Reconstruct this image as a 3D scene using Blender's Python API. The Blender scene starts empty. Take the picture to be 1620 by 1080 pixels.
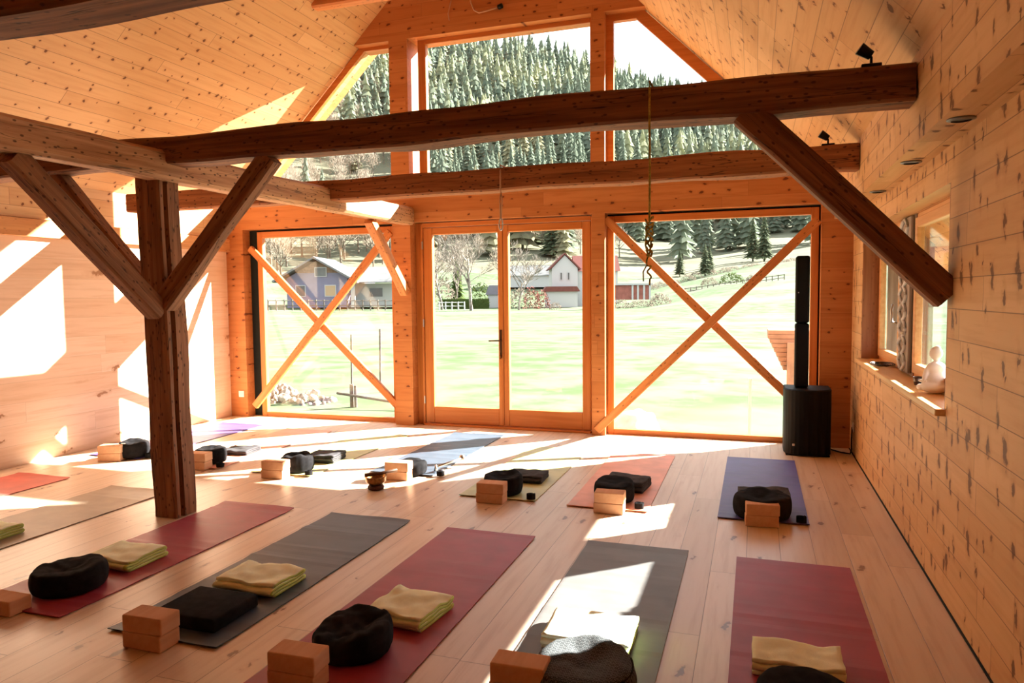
import bpy, bmesh, math, random
from mathutils import Vector, Matrix, noise
random.seed(11)
sc = bpy.context.scene
COL = sc.collection

# ------------------------------------------------------------------ camera, sky, sun, exposure
FPX = 1140.0
RW = ((0.948, 0.011, -0.319), (0.319, -0.063, 0.946), (-0.010, -0.998, -0.063))   # world rows, camera x right / y down / z forward
cam_d = bpy.data.cameras.new('camera')
cam = bpy.data.objects.new('camera', cam_d); COL.objects.link(cam)
right = Vector((RW[0][0], RW[1][0], RW[2][0])).normalized()
fwd = Vector((RW[0][2], RW[1][2], RW[2][2])).normalized()
up = right.cross(fwd).normalized(); right = fwd.cross(up)
cam.matrix_world = Matrix(((right.x, up.x, -fwd.x, 0), (right.y, up.y, -fwd.y, 0), (right.z, up.z, -fwd.z, 1.5), (0, 0, 0, 1)))
cam_d.sensor_width = 36; cam_d.lens = FPX / 1620 * 36; cam_d.clip_end = 3000; cam_d.clip_start = 0.02
sc.camera = cam

SUN_DIR = Vector((-1.0, -0.88, -0.675)).normalized()
sun_d = bpy.data.lights.new('sun', 'SUN'); sun_d.energy = 46; sun_d.angle = math.radians(0.55); sun_d.color = (1.0, 0.96, 0.90)
sun = bpy.data.objects.new('sun', sun_d); COL.objects.link(sun)
sun.rotation_euler = SUN_DIR.to_track_quat('-Z', 'Y').to_euler(); sun.location = (12, 20, 12)

wd = bpy.data.worlds.new('sky'); sc.world = wd; wd.use_nodes = True
bg = wd.node_tree.nodes['Background']; bg.inputs[0].default_value = (0.88, 0.95, 1.0, 1); bg.inputs[1].default_value = 2.2

sc.view_settings.view_transform = 'Standard'; sc.view_settings.look = 'None'
sc.view_settings.gamma = 1; sc.view_settings.use_curve_mapping = False
sc.view_settings.exposure = 0.48
sc.cycles.max_bounces = 12; sc.cycles.diffuse_bounces = 8; sc.cycles.transparent_max_bounces = 24
sc.cycles.sample_clamp_indirect = 12; sc.cycles.use_denoising = True

# ------------------------------------------------------------------ tagging and mesh helpers
def tag(o, label=None, cat=None, group=None, kind=None):
    if label: o['label'] = label
    if cat: o['category'] = cat
    if group: o['group'] = group
    if kind: o['kind'] = kind
    return o

def link(name, me, mat=None, parent=None, smooth=False):
    o = bpy.data.objects.new(name, me); COL.objects.link(o)
    if mat:
        me.materials.append(mat)
    if parent: o.parent = parent
    if smooth:
        for p in me.polygons: p.use_smooth = True
    return o

def obj(name, bm, mat=None, parent=None, smooth=False, recalc=True):
    if recalc: bmesh.ops.recalc_face_normals(bm, faces=bm.faces)
    me = bpy.data.meshes.new(name); bm.to_mesh(me); bm.free()
    return link(name, me, mat, parent, smooth)

def empty(name, loc=(0, 0, 0), rz=0.0):
    o = bpy.data.objects.new(name, None); COL.objects.link(o)
    o.location = loc; o.rotation_euler = (0, 0, rz); o.empty_display_size = 0.1
    return o

def add_box(bm, x0, x1, y0, y1, z0, z1, bev=0.0, seg=1):
    vs = [bm.verts.new((x, y, z)) for x in (x0, x1) for y in (y0, y1) for z in (z0, z1)]
    fs = []
    for idx in ((0, 1, 3, 2), (4, 6, 7, 5), (0, 4, 5, 1), (2, 3, 7, 6), (0, 2, 6, 4), (1, 5, 7, 3)):
        fs.append(bm.faces.new([vs[i] for i in idx]))
    if bev > 0:
        es = list({e for f in fs for e in f.edges})
        bmesh.ops.bevel(bm, geom=es, offset=bev, segments=seg, affect='EDGES', profile=0.5)

def box(name, x0, x1, y0, y1, z0, z1, mat, parent=None, bev=0.0, seg=1, smooth=False):
    bm = bmesh.new(); add_box(bm, x0, x1, y0, y1, z0, z1, bev, seg)
    return obj(name, bm, mat, parent, smooth)

def add_prism_y(bm, pts, y0, y1):
    a = [bm.verts.new((x, y0, z)) for x, z in pts]; b = [bm.verts.new((x, y1, z)) for x, z in pts]
    n = len(pts)
    bm.faces.new(a); bm.faces.new(b[::-1])
    for i in range(n): bm.faces.new((a[i], b[i], b[(i + 1) % n], a[(i + 1) % n]))

def add_tube(bm, pts, rad, n=6, cap=True):
    pts = [Vector(p) for p in pts]; rings = []
    if not hasattr(rad, '__len__'): rad = [rad] * len(pts)
    ref = Vector((0.13, 0.31, 0.94))
    for i, p in enumerate(pts):
        t = (pts[min(i + 1, len(pts) - 1)] - pts[max(i - 1, 0)]).normalized()
        a = t.cross(ref)
        if a.length < 1e-3: a = t.cross(Vector((1, 0, 0)))
        a.normalize(); b = t.cross(a)
        rings.append([bm.verts.new(p + (a * math.cos(k * math.tau / n) + b * math.sin(k * math.tau / n)) * rad[i]) for k in range(n)])
    for i in range(len(rings) - 1):
        for k in range(n): bm.faces.new((rings[i][k], rings[i][(k + 1) % n], rings[i + 1][(k + 1) % n], rings[i + 1][k]))
    if cap:
        bm.faces.new(rings[0][::-1]); bm.faces.new(rings[-1])

def add_lathe(bm, prof, n=32, c=(0, 0, 0), cap0=True, cap1=True):
    rings = []
    for r, z in prof:
        rings.append([bm.verts.new((c[0] + r * math.cos(k * math.tau / n), c[1] + r * math.sin(k * math.tau / n), c[2] + z)) for k in range(n)])
    for i in range(len(rings) - 1):
        for k in range(n): bm.faces.new((rings[i][k], rings[i][(k + 1) % n], rings[i + 1][(k + 1) % n], rings[i + 1][k]))
    if cap0: bm.faces.new(rings[0][::-1])
    if cap1: bm.faces.new(rings[-1])

# ------------------------------------------------------------------ materials
def new_mat(name, rough=0.6, spec=0.3):
    m = bpy.data.materials.new(name); m.use_nodes = True
    nt = m.node_tree; b = nt.nodes['Principled BSDF']
    b.inputs['Roughness'].default_value = rough
    b.inputs['Specular IOR Level'].default_value = spec
    return m, nt, b

class G:
    def __init__(s, nt): s.nt = nt
    def n(s, t, **kw):
        nd = s.nt.nodes.new(t)
        for k, v in kw.items(): setattr(nd, k, v)
        return nd
    def put(s, sock, v):
        if hasattr(v, 'is_output') or hasattr(v, 'links'): s.nt.links.new(v, sock)
        else: sock.default_value = v
    def math(s, op, a, b=0.0, c=None):
        nd = s.n('ShaderNodeMath', operation=op); s.put(nd.inputs[0], a); s.put(nd.inputs[1], b)
        if c is not None: s.put(nd.inputs[2], c)
        return nd.outputs[0]
    def comb(s, x, y, z):
        nd = s.n('ShaderNodeCombineXYZ'); s.put(nd.inputs[0], x); s.put(nd.inputs[1], y); s.put(nd.inputs[2], z); return nd.outputs[0]
    def noise(s, vec, scale=1.0, detail=3.0, rough=0.5):
        nd = s.n('ShaderNodeTexNoise'); s.put(nd.inputs['Vector'], vec); nd.inputs['Scale'].default_value = scale
        nd.inputs['Detail'].default_value = detail; nd.inputs['Roughness'].default_value = rough; return nd.outputs['Fac']
    def ramp(s, f, lo, hi, a=0.0, b=1.0):
        nd = s.n('ShaderNodeMapRange'); nd.interpolation_type = 'SMOOTHSTEP'; s.put(nd.inputs[0], f)
        nd.inputs[1].default_value = lo; nd.inputs[2].default_value = hi; nd.inputs[3].default_value = a; nd.inputs[4].default_value = b; return nd.outputs[0]
    def mix(s, f, a, b, mode='MIX'):
        nd = s.n('ShaderNodeMix', data_type='RGBA', blend_type=mode); s.put(nd.inputs[0], f)
        s.put(nd.inputs[6], a if not isinstance(a, tuple) else a + (1,)); s.put(nd.inputs[7], b if not isinstance(b, tuple) else b + (1,)); return nd.outputs[2]
    def coord(s):
        t = s.n('ShaderNodeTexCoord'); sp = s.n('ShaderNodeSeparateXYZ'); s.nt.links.new(t.outputs['Object'], sp.inputs[0])
        return t.outputs['Object'], sp.outputs[0], sp.outputs[1], sp.outputs[2]
    def bump(s, bsdf, h, strength=0.3, dist=0.01):
        nd = s.n('ShaderNodeBump'); nd.inputs['Strength'].default_value = strength; nd.inputs['Distance'].default_value = dist
        s.put(nd.inputs['Height'], h); s.nt.links.new(nd.outputs[0], bsdf.inputs['Normal'])

def plank_mat(name, ua, va, width, length, c1, c2, knot=(0.10, 0.03, 0.01), ks=(5.0, 9.0), kr=0.10, kp=0.45, grain=0.35, vs=1.0,
              gap=0.0022, rough=0.55, spec=0.3, line=0.55, kdist=0.04, voff=0.0, big=0.0):
    m, nt, b = new_mat(name, rough, spec); g = G(nt)
    _, x, y, z = g.coord(); ax = {'x': x, 'y': y, 'z': z}
    u = ax[ua]; v = g.math('MULTIPLY_ADD', ax[va], vs, voff)
    w = ax[[k for k in 'xyz' if k not in (ua, va)][0]]
    rv = g.math('DIVIDE', v, width); row = g.math('FLOOR', rv); fv = g.math('FRACT', rv)
    wn = g.n('ShaderNodeTexWhiteNoise', noise_dimensions='1D'); g.put(wn.inputs['W'], row)
    uu = g.math('ADD', g.math('DIVIDE', u, length), g.math('MULTIPLY', wn.outputs['Value'], 7.31))
    idx = g.math('FLOOR', uu); fu = g.math('FRACT', uu)
    wn2 = g.n('ShaderNodeTexWhiteNoise', noise_dimensions='2D'); g.put(wn2.inputs['Vector'], g.comb(row, idx, 0.0))
    rnd = wn2.outputs['Value']
    dv = g.math('MULTIPLY', g.math('MINIMUM', fv, g.math('SUBTRACT', 1.0, fv)), width)
    du = g.math('MULTIPLY', g.math('MINIMUM', fu, g.math('SUBTRACT', 1.0, fu)), length)
    joint = g.ramp(g.math('MINIMUM', dv, du), gap * 0.4, gap, 1.0, 0.0)
    off = g.math('MULTIPLY', rnd, 60.0)
    gv = g.comb(g.math('ADD', g.math('MULTIPLY', u, 1.6), off), g.math('MULTIPLY', v, 22.0), g.math('MULTIPLY', w, 22.0))
    gr = g.noise(gv, 1.0, 5.0, 0.6)
    gf = g.ramp(gr, 0.42, 0.72, 0.0, grain)
    dist = g.noise(g.comb(u, v, w), 22.0, 3.0)
    ds = g.math('MULTIPLY', g.math('SUBTRACT', dist, 0.5), kdist * 10)
    vo = g.n('ShaderNodeTexVoronoi', voronoi_dimensions='2D', feature='F1'); vo.inputs['Scale'].default_value = 1.0
    g.put(vo.inputs['Vector'], g.comb(g.math('ADD', g.math('MULTIPLY', u, ks[0]), ds), g.math('ADD', g.math('MULTIPLY', v, ks[1]), ds), 0.0))
    sp = g.n('ShaderNodeSeparateColor'); nt.links.new(vo.outputs['Color'], sp.inputs[0])
    on = g.math('LESS_THAN', sp.outputs[0], kp)
    rad = g.math('MULTIPLY_ADD', sp.outputs[1], kr * 0.9, kr * 0.45)
    kk = g.math('MULTIPLY', on, g.ramp(g.math('DIVIDE', vo.outputs['Distance'], rad), 0.65, 1.15, 1.0, 0.0))
    halo = g.math('MULTIPLY', on, g.ramp(g.math('DIVIDE', vo.outputs['Distance'], rad), 0.9, 2.6, 0.30, 0.0))
    base = g.mix(rnd, c1, c2)
    dark = tuple(k * f for k, f in zip(c1, (0.72, 0.55, 0.42)))
    base = g.mix(gf, base, dark)
    base = g.mix(halo, base, dark)
    if big:
        bn = g.noise(g.comb(g.math('ADD', g.math('MULTIPLY', u, 3.0), off), g.math('MULTIPLY', v, 9.0), 0.0), 1.0, 4.0, 0.6)
        base = g.mix(g.ramp(bn, 0.62, 0.74, 0.0, big), base, dark)
    base = g.mix(g.math('MULTIPLY', kk, 0.96), base, knot)
    base = g.mix(g.math('MULTIPLY', joint, line), base, (0.05, 0.02, 0.008))
    nt.links.new(base, b.inputs['Base Color'])
    g.bump(b, g.math('SUBTRACT', g.math('MULTIPLY', gr, 0.15), joint), 0.35, 0.003)
    return m

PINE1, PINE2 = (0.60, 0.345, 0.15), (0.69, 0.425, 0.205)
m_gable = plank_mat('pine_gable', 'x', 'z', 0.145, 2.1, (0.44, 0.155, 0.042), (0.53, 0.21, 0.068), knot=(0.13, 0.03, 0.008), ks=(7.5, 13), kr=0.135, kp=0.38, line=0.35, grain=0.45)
m_ceil = plank_mat('pine_ceiling', 'y', 'x', 0.15, 2.4, PINE1, PINE2, knot=(0.14, 0.045, 0.014), ks=(9.5, 8.0), kr=0.115, kp=0.5, vs=1.414, grain=0.3, line=0.6, gap=0.003)
m_rwall = plank_mat('pine_right_wall', 'y', 'z', 0.142, 1.15, PINE1, PINE2, knot=(0.15, 0.055, 0.016), ks=(9.0, 4.4), kr=0.17, kp=0.85, grain=0.35, gap=0.0028, line=0.65, kdist=0.06)
m_knee = plank_mat('pine_knee_wall', 'y', 'z', 0.16, 2.4, (0.62, 0.36, 0.17), (0.70, 0.44, 0.23), knot=(0.16, 0.05, 0.016), ks=(8.5, 8.5), kr=0.11, kp=0.45, voff=0.04)
m_rceil = plank_mat('pine_right_ceiling', 'y', 'x', 0.15, 0.9, PINE1, PINE2, knot=(0.17, 0.06, 0.018), ks=(5.5, 8.5), kr=0.14, kp=0.7, vs=1.414, grain=0.35, line=0.6, gap=0.003, kdist=0.09)
m_soffit = plank_mat('pine_soffit', 'y', 'x', 0.17, 1.3, PINE1, PINE2, knot=(0.15, 0.055, 0.016), ks=(7.0, 6.0), kr=0.14, kp=0.7, grain=0.35, line=0.6, kdist=0.06, voff=0.02)
m_lwall = plank_mat('oak_left_wall', 'y', 'z', 0.19, 1.9, (0.70, 0.46, 0.29), (0.77, 0.55, 0.38), knot=(0.35, 0.16, 0.07), ks=(1.6, 4.5), kr=0.10, kp=0.4, grain=0.35, gap=0.0016, line=0.3, big=0.25)
m_floor = plank_mat('oak_floor', 'y', 'x', 0.185, 2.2, (0.60, 0.455, 0.315), (0.71, 0.57, 0.43), knot=(0.20, 0.10, 0.05), ks=(2.2, 6.0), kr=0.085, kp=0.4, grain=0.4, gap=0.0022, rough=0.36, spec=0.7, line=0.65, big=0.35, voff=0.03)

def wood_mat(name, axis, c1, c2, rough=0.5, knots=0.0, cracks=0.0, spec=0.3, fine=30.0, kcol=(0.05, 0.015, 0.006)):
    m, nt, b = new_mat(name, rough, spec); g = G(nt)
    co, x, y, z = g.coord(); ax = {'x': x, 'y': y, 'z': z}
    s = {k: (1.3 if k == axis else fine) for k in 'xyz'}
    gr = g.noise(g.comb(g.math('MULTIPLY', x, s['x']), g.math('MULTIPLY', y, s['y']), g.math('MULTIPLY', z, s['z'])), 1.0, 5.0, 0.6)
    base = g.mix(g.ramp(gr, 0.3, 0.7), c1, c2)
    h = g.math('MULTIPLY', gr, 0.4)
    if cracks:
        s2 = {k: (0.9 if k == axis else 14.0) for k in 'xyz'}
        cr = g.noise(g.comb(g.math('MULTIPLY', x, s2['x']), g.math('MULTIPLY', y, s2['y']), g.math('MULTIPLY', z, s2['z'])), 1.0, 3.0, 0.5)
        cm = g.ramp(g.math('ABSOLUTE', g.math('SUBTRACT', cr, 0.5)), 0.0, 0.012, cracks, 0.0)
        base = g.mix(cm, base, (0.02, 0.007, 0.003)); h = g.math('SUBTRACT', h, cm)
    if knots:
        vo = g.n('ShaderNodeTexVoronoi', voronoi_dimensions='3D', feature='F1')
        q = {k: (3.2 if k == axis else 6.0) for k in 'xyz'}
        g.put(vo.inputs['Vector'], g.comb(g.math('MULTIPLY', x, q['x']), g.math('MULTIPLY', y, q['y']), g.math('MULTIPLY', z, q['z'])))
        km = g.ramp(vo.outputs['Distance'], 0.13, 0.24, knots, 0.0)
        base = g.mix(km, base, kcol)
    nt.links.new(base, b.inputs['Base Color']); g.bump(b, h, 0.5, 0.004)
    return m

m_beam = wood_mat('old_spruce_beam', 'x', (0.12, 0.038, 0.013), (0.27, 0.105, 0.038), 0.7, 0.85, 0.8)
m_beam_pale = wood_mat('old_spruce_purlin', 'x', (0.36, 0.17, 0.08), (0.58, 0.33, 0.17), 0.7, 0.8, 0.7)
m_beam2 = wood_mat('orange_spruce_beam', 'x', (0.22, 0.072, 0.022), (0.38, 0.14, 0.048), 0.7, 0.85, 0.8)
m_post = wood_mat('old_spruce_post', 'x', (0.19, 0.078, 0.032), (0.36, 0.165, 0.075), 0.7, 0.8, 0.8)
m_brace = wood_mat('larch_brace', 'x', (0.50, 0.17, 0.045), (0.60, 0.235, 0.075), 0.5, 0.6, 0.3)
m_frame_v = wood_mat('larch_frame_vertical', 'z', (0.48, 0.15, 0.032), (0.57, 0.205, 0.052), 0.42)
m_frame_h = wood_mat('larch_frame_horizontal', 'x', (0.48, 0.15, 0.032), (0.57, 0.205, 0.052), 0.42)
m_frame_y = wood_mat('larch_frame_side', 'y', (0.62, 0.31, 0.12), (0.74, 0.42, 0.19), 0.42)
m_trim = wood_mat('pine_trim', 'y', (0.50, 0.21, 0.07), (0.62, 0.30, 0.11), 0.5, 0.3)
m_block = wood_mat('cork_block', 'y', (0.58, 0.32, 0.185), (0.66, 0.40, 0.25), 0.85, 0.0, 0.0, 0.1, fine=14.0)
m_old = wood_mat('grey_weathered_wood', 'z', (0.20, 0.16, 0.13), (0.38, 0.31, 0.26), 0.8, 0.0, 0.3)

def plain(name, col, rough=0.6, metal=0.0, spec=0.3, var=0.0, scale=20.0, bump=0.0, bscale=200.0, col2=None):
    m, nt, b = new_mat(name, rough, spec); g = G(nt); b.inputs['Metallic'].default_value = metal
    b.inputs['Base Color'].default_value = col + (1,)
    co = g.coord()[0]
    if var or col2:
        n = g.noise(co, scale, 4.0, 0.6)
        c2 = col2 if col2 else tuple(min(1, k * (1 + var)) for k in col); c1 = col if col2 else tuple(k * (1 - var) for k in col)
        nt.links.new(g.mix(g.ramp(n, 0.35, 0.65), c1, c2), b.inputs['Base Color'])
    if bump:
        g.bump(b, g.noise(co, bscale, 2.0), bump, 0.002)
    return m

m_black = plain('black_cotton', (0.012, 0.011, 0.012), 0.95, spec=0.1, var=0.3, bump=0.6, bscale=600)
m_grey_blanket = plain('grey_fleece', (0.055, 0.052, 0.055), 0.95, spec=0.15, var=0.2, bump=0.5, bscale=400)
m_green_blanket = plain('lime_cotton_blanket', (0.82, 0.88, 0.66), 0.9, spec=0.1, var=0.08, scale=8, bump=0.4, bscale=350)
m_green_edge = plain('lime_blanket_edge', (0.55, 0.72, 0.22), 0.9, spec=0.1)
m_speaker = plain('black_speaker_shell', (0.003, 0.003, 0.0035), 0.6, spec=0.15)
m_metal_black = plain('black_metal', (0.015, 0.013, 0.012), 0.4, metal=0.6)
m_bronze = plain('bronze_metal', (0.10, 0.05, 0.025), 0.35, metal=0.8)
m_steel = plain('steel', (0.5, 0.5, 0.48), 0.3, metal=1.0)
m_brass = plain('singing_bowl_brass', (0.30, 0.15, 0.05), 0.28, metal=0.9, var=0.3, scale=40)
m_white = plain('white_plastic', (0.75, 0.72, 0.66), 0.4)
m_plaster_white = plain('white_glazed_figure', (0.80, 0.74, 0.70), 0.55, var=0.04)
m_rope = plain('yellow_rope', (0.42, 0.30, 0.06), 0.9, var=0.3, scale=60)
m_cord = plain('beige_cord', (0.50, 0.30, 0.18), 0.8)
m_foam_shade = plain('black_foam_and_shade_strip', (0.01, 0.013, 0.01), 0.9)
m_gray_metal = plain('grey_metal', (0.22, 0.22, 0.22), 0.4, metal=0.5)

def mat_mat(name, c):
    m, nt, b = new_mat(name, 0.5, 0.55); g = G(nt)
    co = g.coord()[0]
    n = g.noise(co, 5.0, 3.0); nt.links.new(g.mix(g.ramp(n, 0.3, 0.7), tuple(k * 0.9 for k in c), tuple(min(1, k * 1.12) for k in c)), b.inputs['Base Color'])
    g.bump(b, g.noise(co, 500.0, 1.0), 0.25, 0.001)
    return m
m_burgundy = mat_mat('burgundy_rubber', (0.32, 0.028, 0.055))
m_slate = mat_mat('slate_grey_rubber', (0.055, 0.076, 0.105))
m_grey_mat = mat_mat('warm_grey_rubber', (0.125, 0.12, 0.115))
m_purple = mat_mat('purple_rubber', (0.085, 0.06, 0.29))
m_orange = mat_mat('salmon_orange_rubber', (0.78, 0.35, 0.23))
m_olive = mat_mat('olive_green_rubber', (0.50, 0.50, 0.22))
m_taupe = mat_mat('taupe_rubber', (0.33, 0.25, 0.165))
m_red = mat_mat('red_rubber', (0.50, 0.10, 0.075))

# patterned cushion cover: diamonds and small rings woven in grey on near-black
m_pattern, nt, b = new_mat('patterned_cushion_cover', 0.85, 0.25); g = G(nt)
_, x, y, z = g.coord()
def cell(a, s): return g.math('ABSOLUTE', g.math('SUBTRACT', g.math('FRACT', g.math('MULTIPLY', a, s)), 0.5))
cx, cy = cell(x, 55.0), cell(y, 55.0)
d = g.math('SQRT', g.math('ADD', g.math('MULTIPLY', cx, cx), g.math('MULTIPLY', cy, cy)))
ring = g.ramp(g.math('ABSOLUTE', g.math('SUBTRACT', d, 0.32)), 0.05, 0.11, 1.0, 0.0)
grid = g.ramp(cx, 0.43, 0.47, 0.0, 1.0)
nt.links.new(g.mix(g.math('MAXIMUM', ring, grid), (0.10, 0.108, 0.112), (0.008, 0.011, 0.012)), b.inputs['Base Color'])

def glass_mat():
    m = bpy.data.materials.new('window_glass'); m.use_nodes = True; nt = m.node_tree
    for n in list(nt.nodes): nt.nodes.remove(n)
    out = nt.nodes.new('ShaderNodeOutputMaterial'); mx = nt.nodes.new('ShaderNodeMixShader')
    lw = nt.nodes.new('ShaderNodeLayerWeight'); pw = nt.nodes.new('ShaderNodeMath'); pw.operation = 'POWER'; nt.links.new(lw.outputs['Facing'], pw.inputs[0]); pw.inputs[1].default_value = 4.0
    fr = nt.nodes.new('ShaderNodeMath'); fr.operation = 'MULTIPLY_ADD'; nt.links.new(pw.outputs[0], fr.inputs[0]); fr.inputs[1].default_value = 0.5; fr.inputs[2].default_value = 0.025
    tr = nt.nodes.new('ShaderNodeBsdfTransparent'); tr.inputs[0].default_value = (0.97, 0.98, 0.97, 1)
    gl = nt.nodes.new('ShaderNodeBsdfGlossy'); gl.inputs['Roughness'].default_value = 0.02
    nt.links.new(fr.outputs[0], mx.inputs[0]); nt.links.new(tr.outputs[0], mx.inputs[1]); nt.links.new(gl.outputs[0], mx.inputs[2]); nt.links.new(mx.outputs[0], out.inputs[0])
    return m
m_glass = glass_mat()

# exterior
def outdoor(name, c1, c2, scale=3.0, lo=0.35, hi=0.65, detail=5.0, c3=None, s3=0.2, tl=0.0):
    m, nt, b = new_mat(name, 0.95, 0.05); g = G(nt); co = g.coord()[0]
    col = g.mix(g.ramp(g.noise(co, scale, detail, 0.6), lo, hi), c1, c2)
    if c3: col = g.mix(g.ramp(g.noise(co, s3, 4.0, 0.6), 0.45, 0.62), col, c3)
    nt.links.new(col, b.inputs['Base Color'])
    if tl:
        t = nt.nodes.new('ShaderNodeBsdfTranslucent'); nt.links.new(col, t.inputs[0]); mx = nt.nodes.new('ShaderNodeMixShader'); mx.inputs[0].default_value = tl
        nt.links.new(b.outputs[0], mx.inputs[1]); nt.links.new(t.outputs[0], mx.inputs[2]); nt.links.new(mx.outputs[0], nt.nodes['Material Output'].inputs[0])
    return m
m_meadow = outdoor('meadow_grass', (0.058, 0.088, 0.036), (0.098, 0.120, 0.078), 0.9, c3=(0.115, 0.128, 0.088), s3=0.08)
m_forest_floor = outdoor('forest_floor', (0.095, 0.09, 0.06), (0.145, 0.14, 0.10), 0.05, c3=(0.11, 0.11, 0.075), s3=0.012)
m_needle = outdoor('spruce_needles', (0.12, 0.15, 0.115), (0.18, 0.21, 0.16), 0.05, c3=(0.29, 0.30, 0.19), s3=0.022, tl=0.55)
m_larch = outdoor('larch_needles', (0.20, 0.19, 0.115), (0.28, 0.26, 0.17), 0.5, tl=0.45)
m_needle_near = outdoor('garden_spruce_needles', (0.04, 0.05, 0.03), (0.085, 0.10, 0.055), 1.2, tl=0.3)
m_bark = outdoor('bare_branch_bark', (0.13, 0.105, 0.09), (0.26, 0.225, 0.19), 2.0)
m_twig = outdoor('twig_crown', (0.16, 0.125, 0.095), (0.30, 0.255, 0.20), 1.0, tl=0.4)
m_hedge = outdoor('hedge_leaves', (0.035, 0.055, 0.015), (0.075, 0.10, 0.03), 6.0, tl=0.3)
m_shrub = outdoor('brown_shrub', (0.13, 0.10, 0.08), (0.21, 0.18, 0.14), 5.0, tl=0.3)
m_redshrub = outdoor('red_shrub', (0.16, 0.045, 0.04), (0.22, 0.10, 0.08), 5.0)
m_rock = outdoor('pale_rock', (0.15, 0.11, 0.08), (0.34, 0.30, 0.26), 6.0)
m_house_blue = plain('lilac_grey_render', (0.17, 0.16, 0.23), 0.9, var=0.05, scale=1)
m_house_brown = plain('brown_boarding', (0.19, 0.115, 0.08), 0.9, var=0.2, scale=3)
m_house_white = plain('white_render', (0.40, 0.39, 0.39), 0.9)
m_roof_pale = plain('pale_roof', (0.13, 0.13, 0.13), 0.6, var=0.1, scale=1)
m_roof_red = plain('red_tile_roof', (0.13, 0.04, 0.032), 0.8, var=0.15, scale=3)
m_red_wall = plain('red_boarding', (0.26, 0.09, 0.07), 0.9, var=0.15, scale=2)
m_window_dark = plain('dark_window', (0.05, 0.045, 0.04), 0.2, spec=0.6)
m_shutter = plain('tan_shutter', (0.40, 0.27, 0.16), 0.8)
m_fence = plain('fence_wood', (0.13, 0.105, 0.085), 0.9, var=0.2)
m_timber_out = plain('stacked_timber', (0.42, 0.25, 0.18), 0.8, var=0.15, scale=6)
m_gravel = outdoor('white_gravel', (0.5, 0.5, 0.5), (0.6, 0.6, 0.6), 6.0)

# ------------------------------------------------------------------ pixel helpers (places only, in world metres)
def ray(px, py):
    v = Vector((px - 810, py - 540, FPX)); return Vector([sum(RW[i][k] * v[k] for k in range(3)) for i in range(3)])
def at_dist(px, py, D):
    d = ray(px, py); t = D / math.hypot(d.x, d.y); return Vector((d.x * t, d.y * t, 1.5 + d.z * t))

# ------------------------------------------------------------------ room shell
XL, XR, YG, YB = -6.355, 0.88, 7.55, -3.2
YO = 7.92
RIDGE_X, RIDGE_Z = -2.740, 6.070        # left slope z = x + 8.68, right slope z = 3.33 - x
def two_mat(o, m2):
    o.data.materials.append(m2)
    for p_ in o.data.polygons:
        if abs(p_.normal.z) > 0.7: p_.material_index = 1
    return o
struct = lambda o: tag(o, kind='structure')

struct(box('floor', XL - 0.3, XR + 0.3, YB - 0.2, YO + 0.02, -0.2, 0.0, m_floor))
struct(box('wall_left', XL - 0.25, XL, YB, YO, 0.0, 2.28, m_lwall))
bm = bmesh.new()
NY0, NY1, NZ0, NZ1 = 3.96, 6.90, 0.93, 2.02
add_box(bm, XR, XR + 0.18, YB, NY0, 0, 2.26); add_box(bm, XR, XR + 0.18, NY1, YO, 0, 2.26)
add_box(bm, XR, XR + 0.18, NY0, NY1, 0, NZ0 - 0.035); add_box(bm, XR, XR + 0.18, NY0, NY1, NZ1, 2.26)
struct(two_mat(obj('wall_right', bm, m_rwall), m_soffit))
struct(box('wall_back', XL - 0.25, XR + 0.3, YB - 0.2, YB, 0.0, 6.2, m_lwall))
# ceiling: two slopes
def slab(name, x0, z0, x1, z1, th, y0, y1, mat):
    bm = bmesh.new(); n = Vector((-(z1 - z0), 0, x1 - x0)).normalized() * th
    if n.z < 0: n = -n
    add_prism_y(bm, [(x0, z0), (x1, z1), (x1 + n.x, z1 + n.z), (x0 + n.x, z0 + n.z)], y0, y1)
    return struct(obj(name, bm, mat))
slab('ceiling', XL - 0.25, (XL - 0.25) * 0.96 + 8.70, RIDGE_X, RIDGE_Z, 0.22, YB - 0.2, YO, m_ceil)
slab('ceiling', RIDGE_X, RIDGE_Z, 1.6, 3.33 - 1.6, 0.22, YB - 0.2, YO, m_rceil)
# raised roof deck beyond the gable, added to trim the sun entering there
bm = bmesh.new(); add_prism_y(bm, [(XL - 0.9, (XL - 0.9) * 0.96 + 8.86), (RIDGE_X, RIDGE_Z + 0.16), (RIDGE_X, RIDGE_Z + 0.34), (XL - 0.9, (XL - 0.9) * 0.96 + 9.04)], YO, YO + 0.3)
add_prism_y(bm, [(RIDGE_X, RIDGE_Z + 0.16), (1.9, 3.49 - 1.9), (1.9, 3.67 - 1.9), (RIDGE_X, RIDGE_Z + 0.34)], YO, YO + 0.3); struct(obj('roof', bm, m_trim))
# boxed soffit along the right eave
bm = bmesh.new()
add_prism_y(bm, [(XL - 0.2, 2.26), (XL + 0.02, 2.26), (XL + 0.02, 2.615), (XL - 0.2, 2.40)], YB, YG)
struct(obj('trim_4', bm, m_knee))
bm = bmesh.new()
add_prism_y(bm, [(0.71, 2.20), (XR + 0.01, 2.20), (XR + 0.01, 2.45), (0.71, 2.62)], YB, YG)
struct(two_mat(obj('trim_1', bm, m_rwall), m_soffit))
struct(box('shade_strip_right', XR - 0.008, XR, YB, YG, 0.0, 0.007, m_foam_shade))  # thin black strip standing in for the shadow line between floor and wall
# board strip along the top of the left wall
struct(box('trim_2', XL, XL + 0.06, YB, YG, 2.09, 2.25, m_trim))

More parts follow.
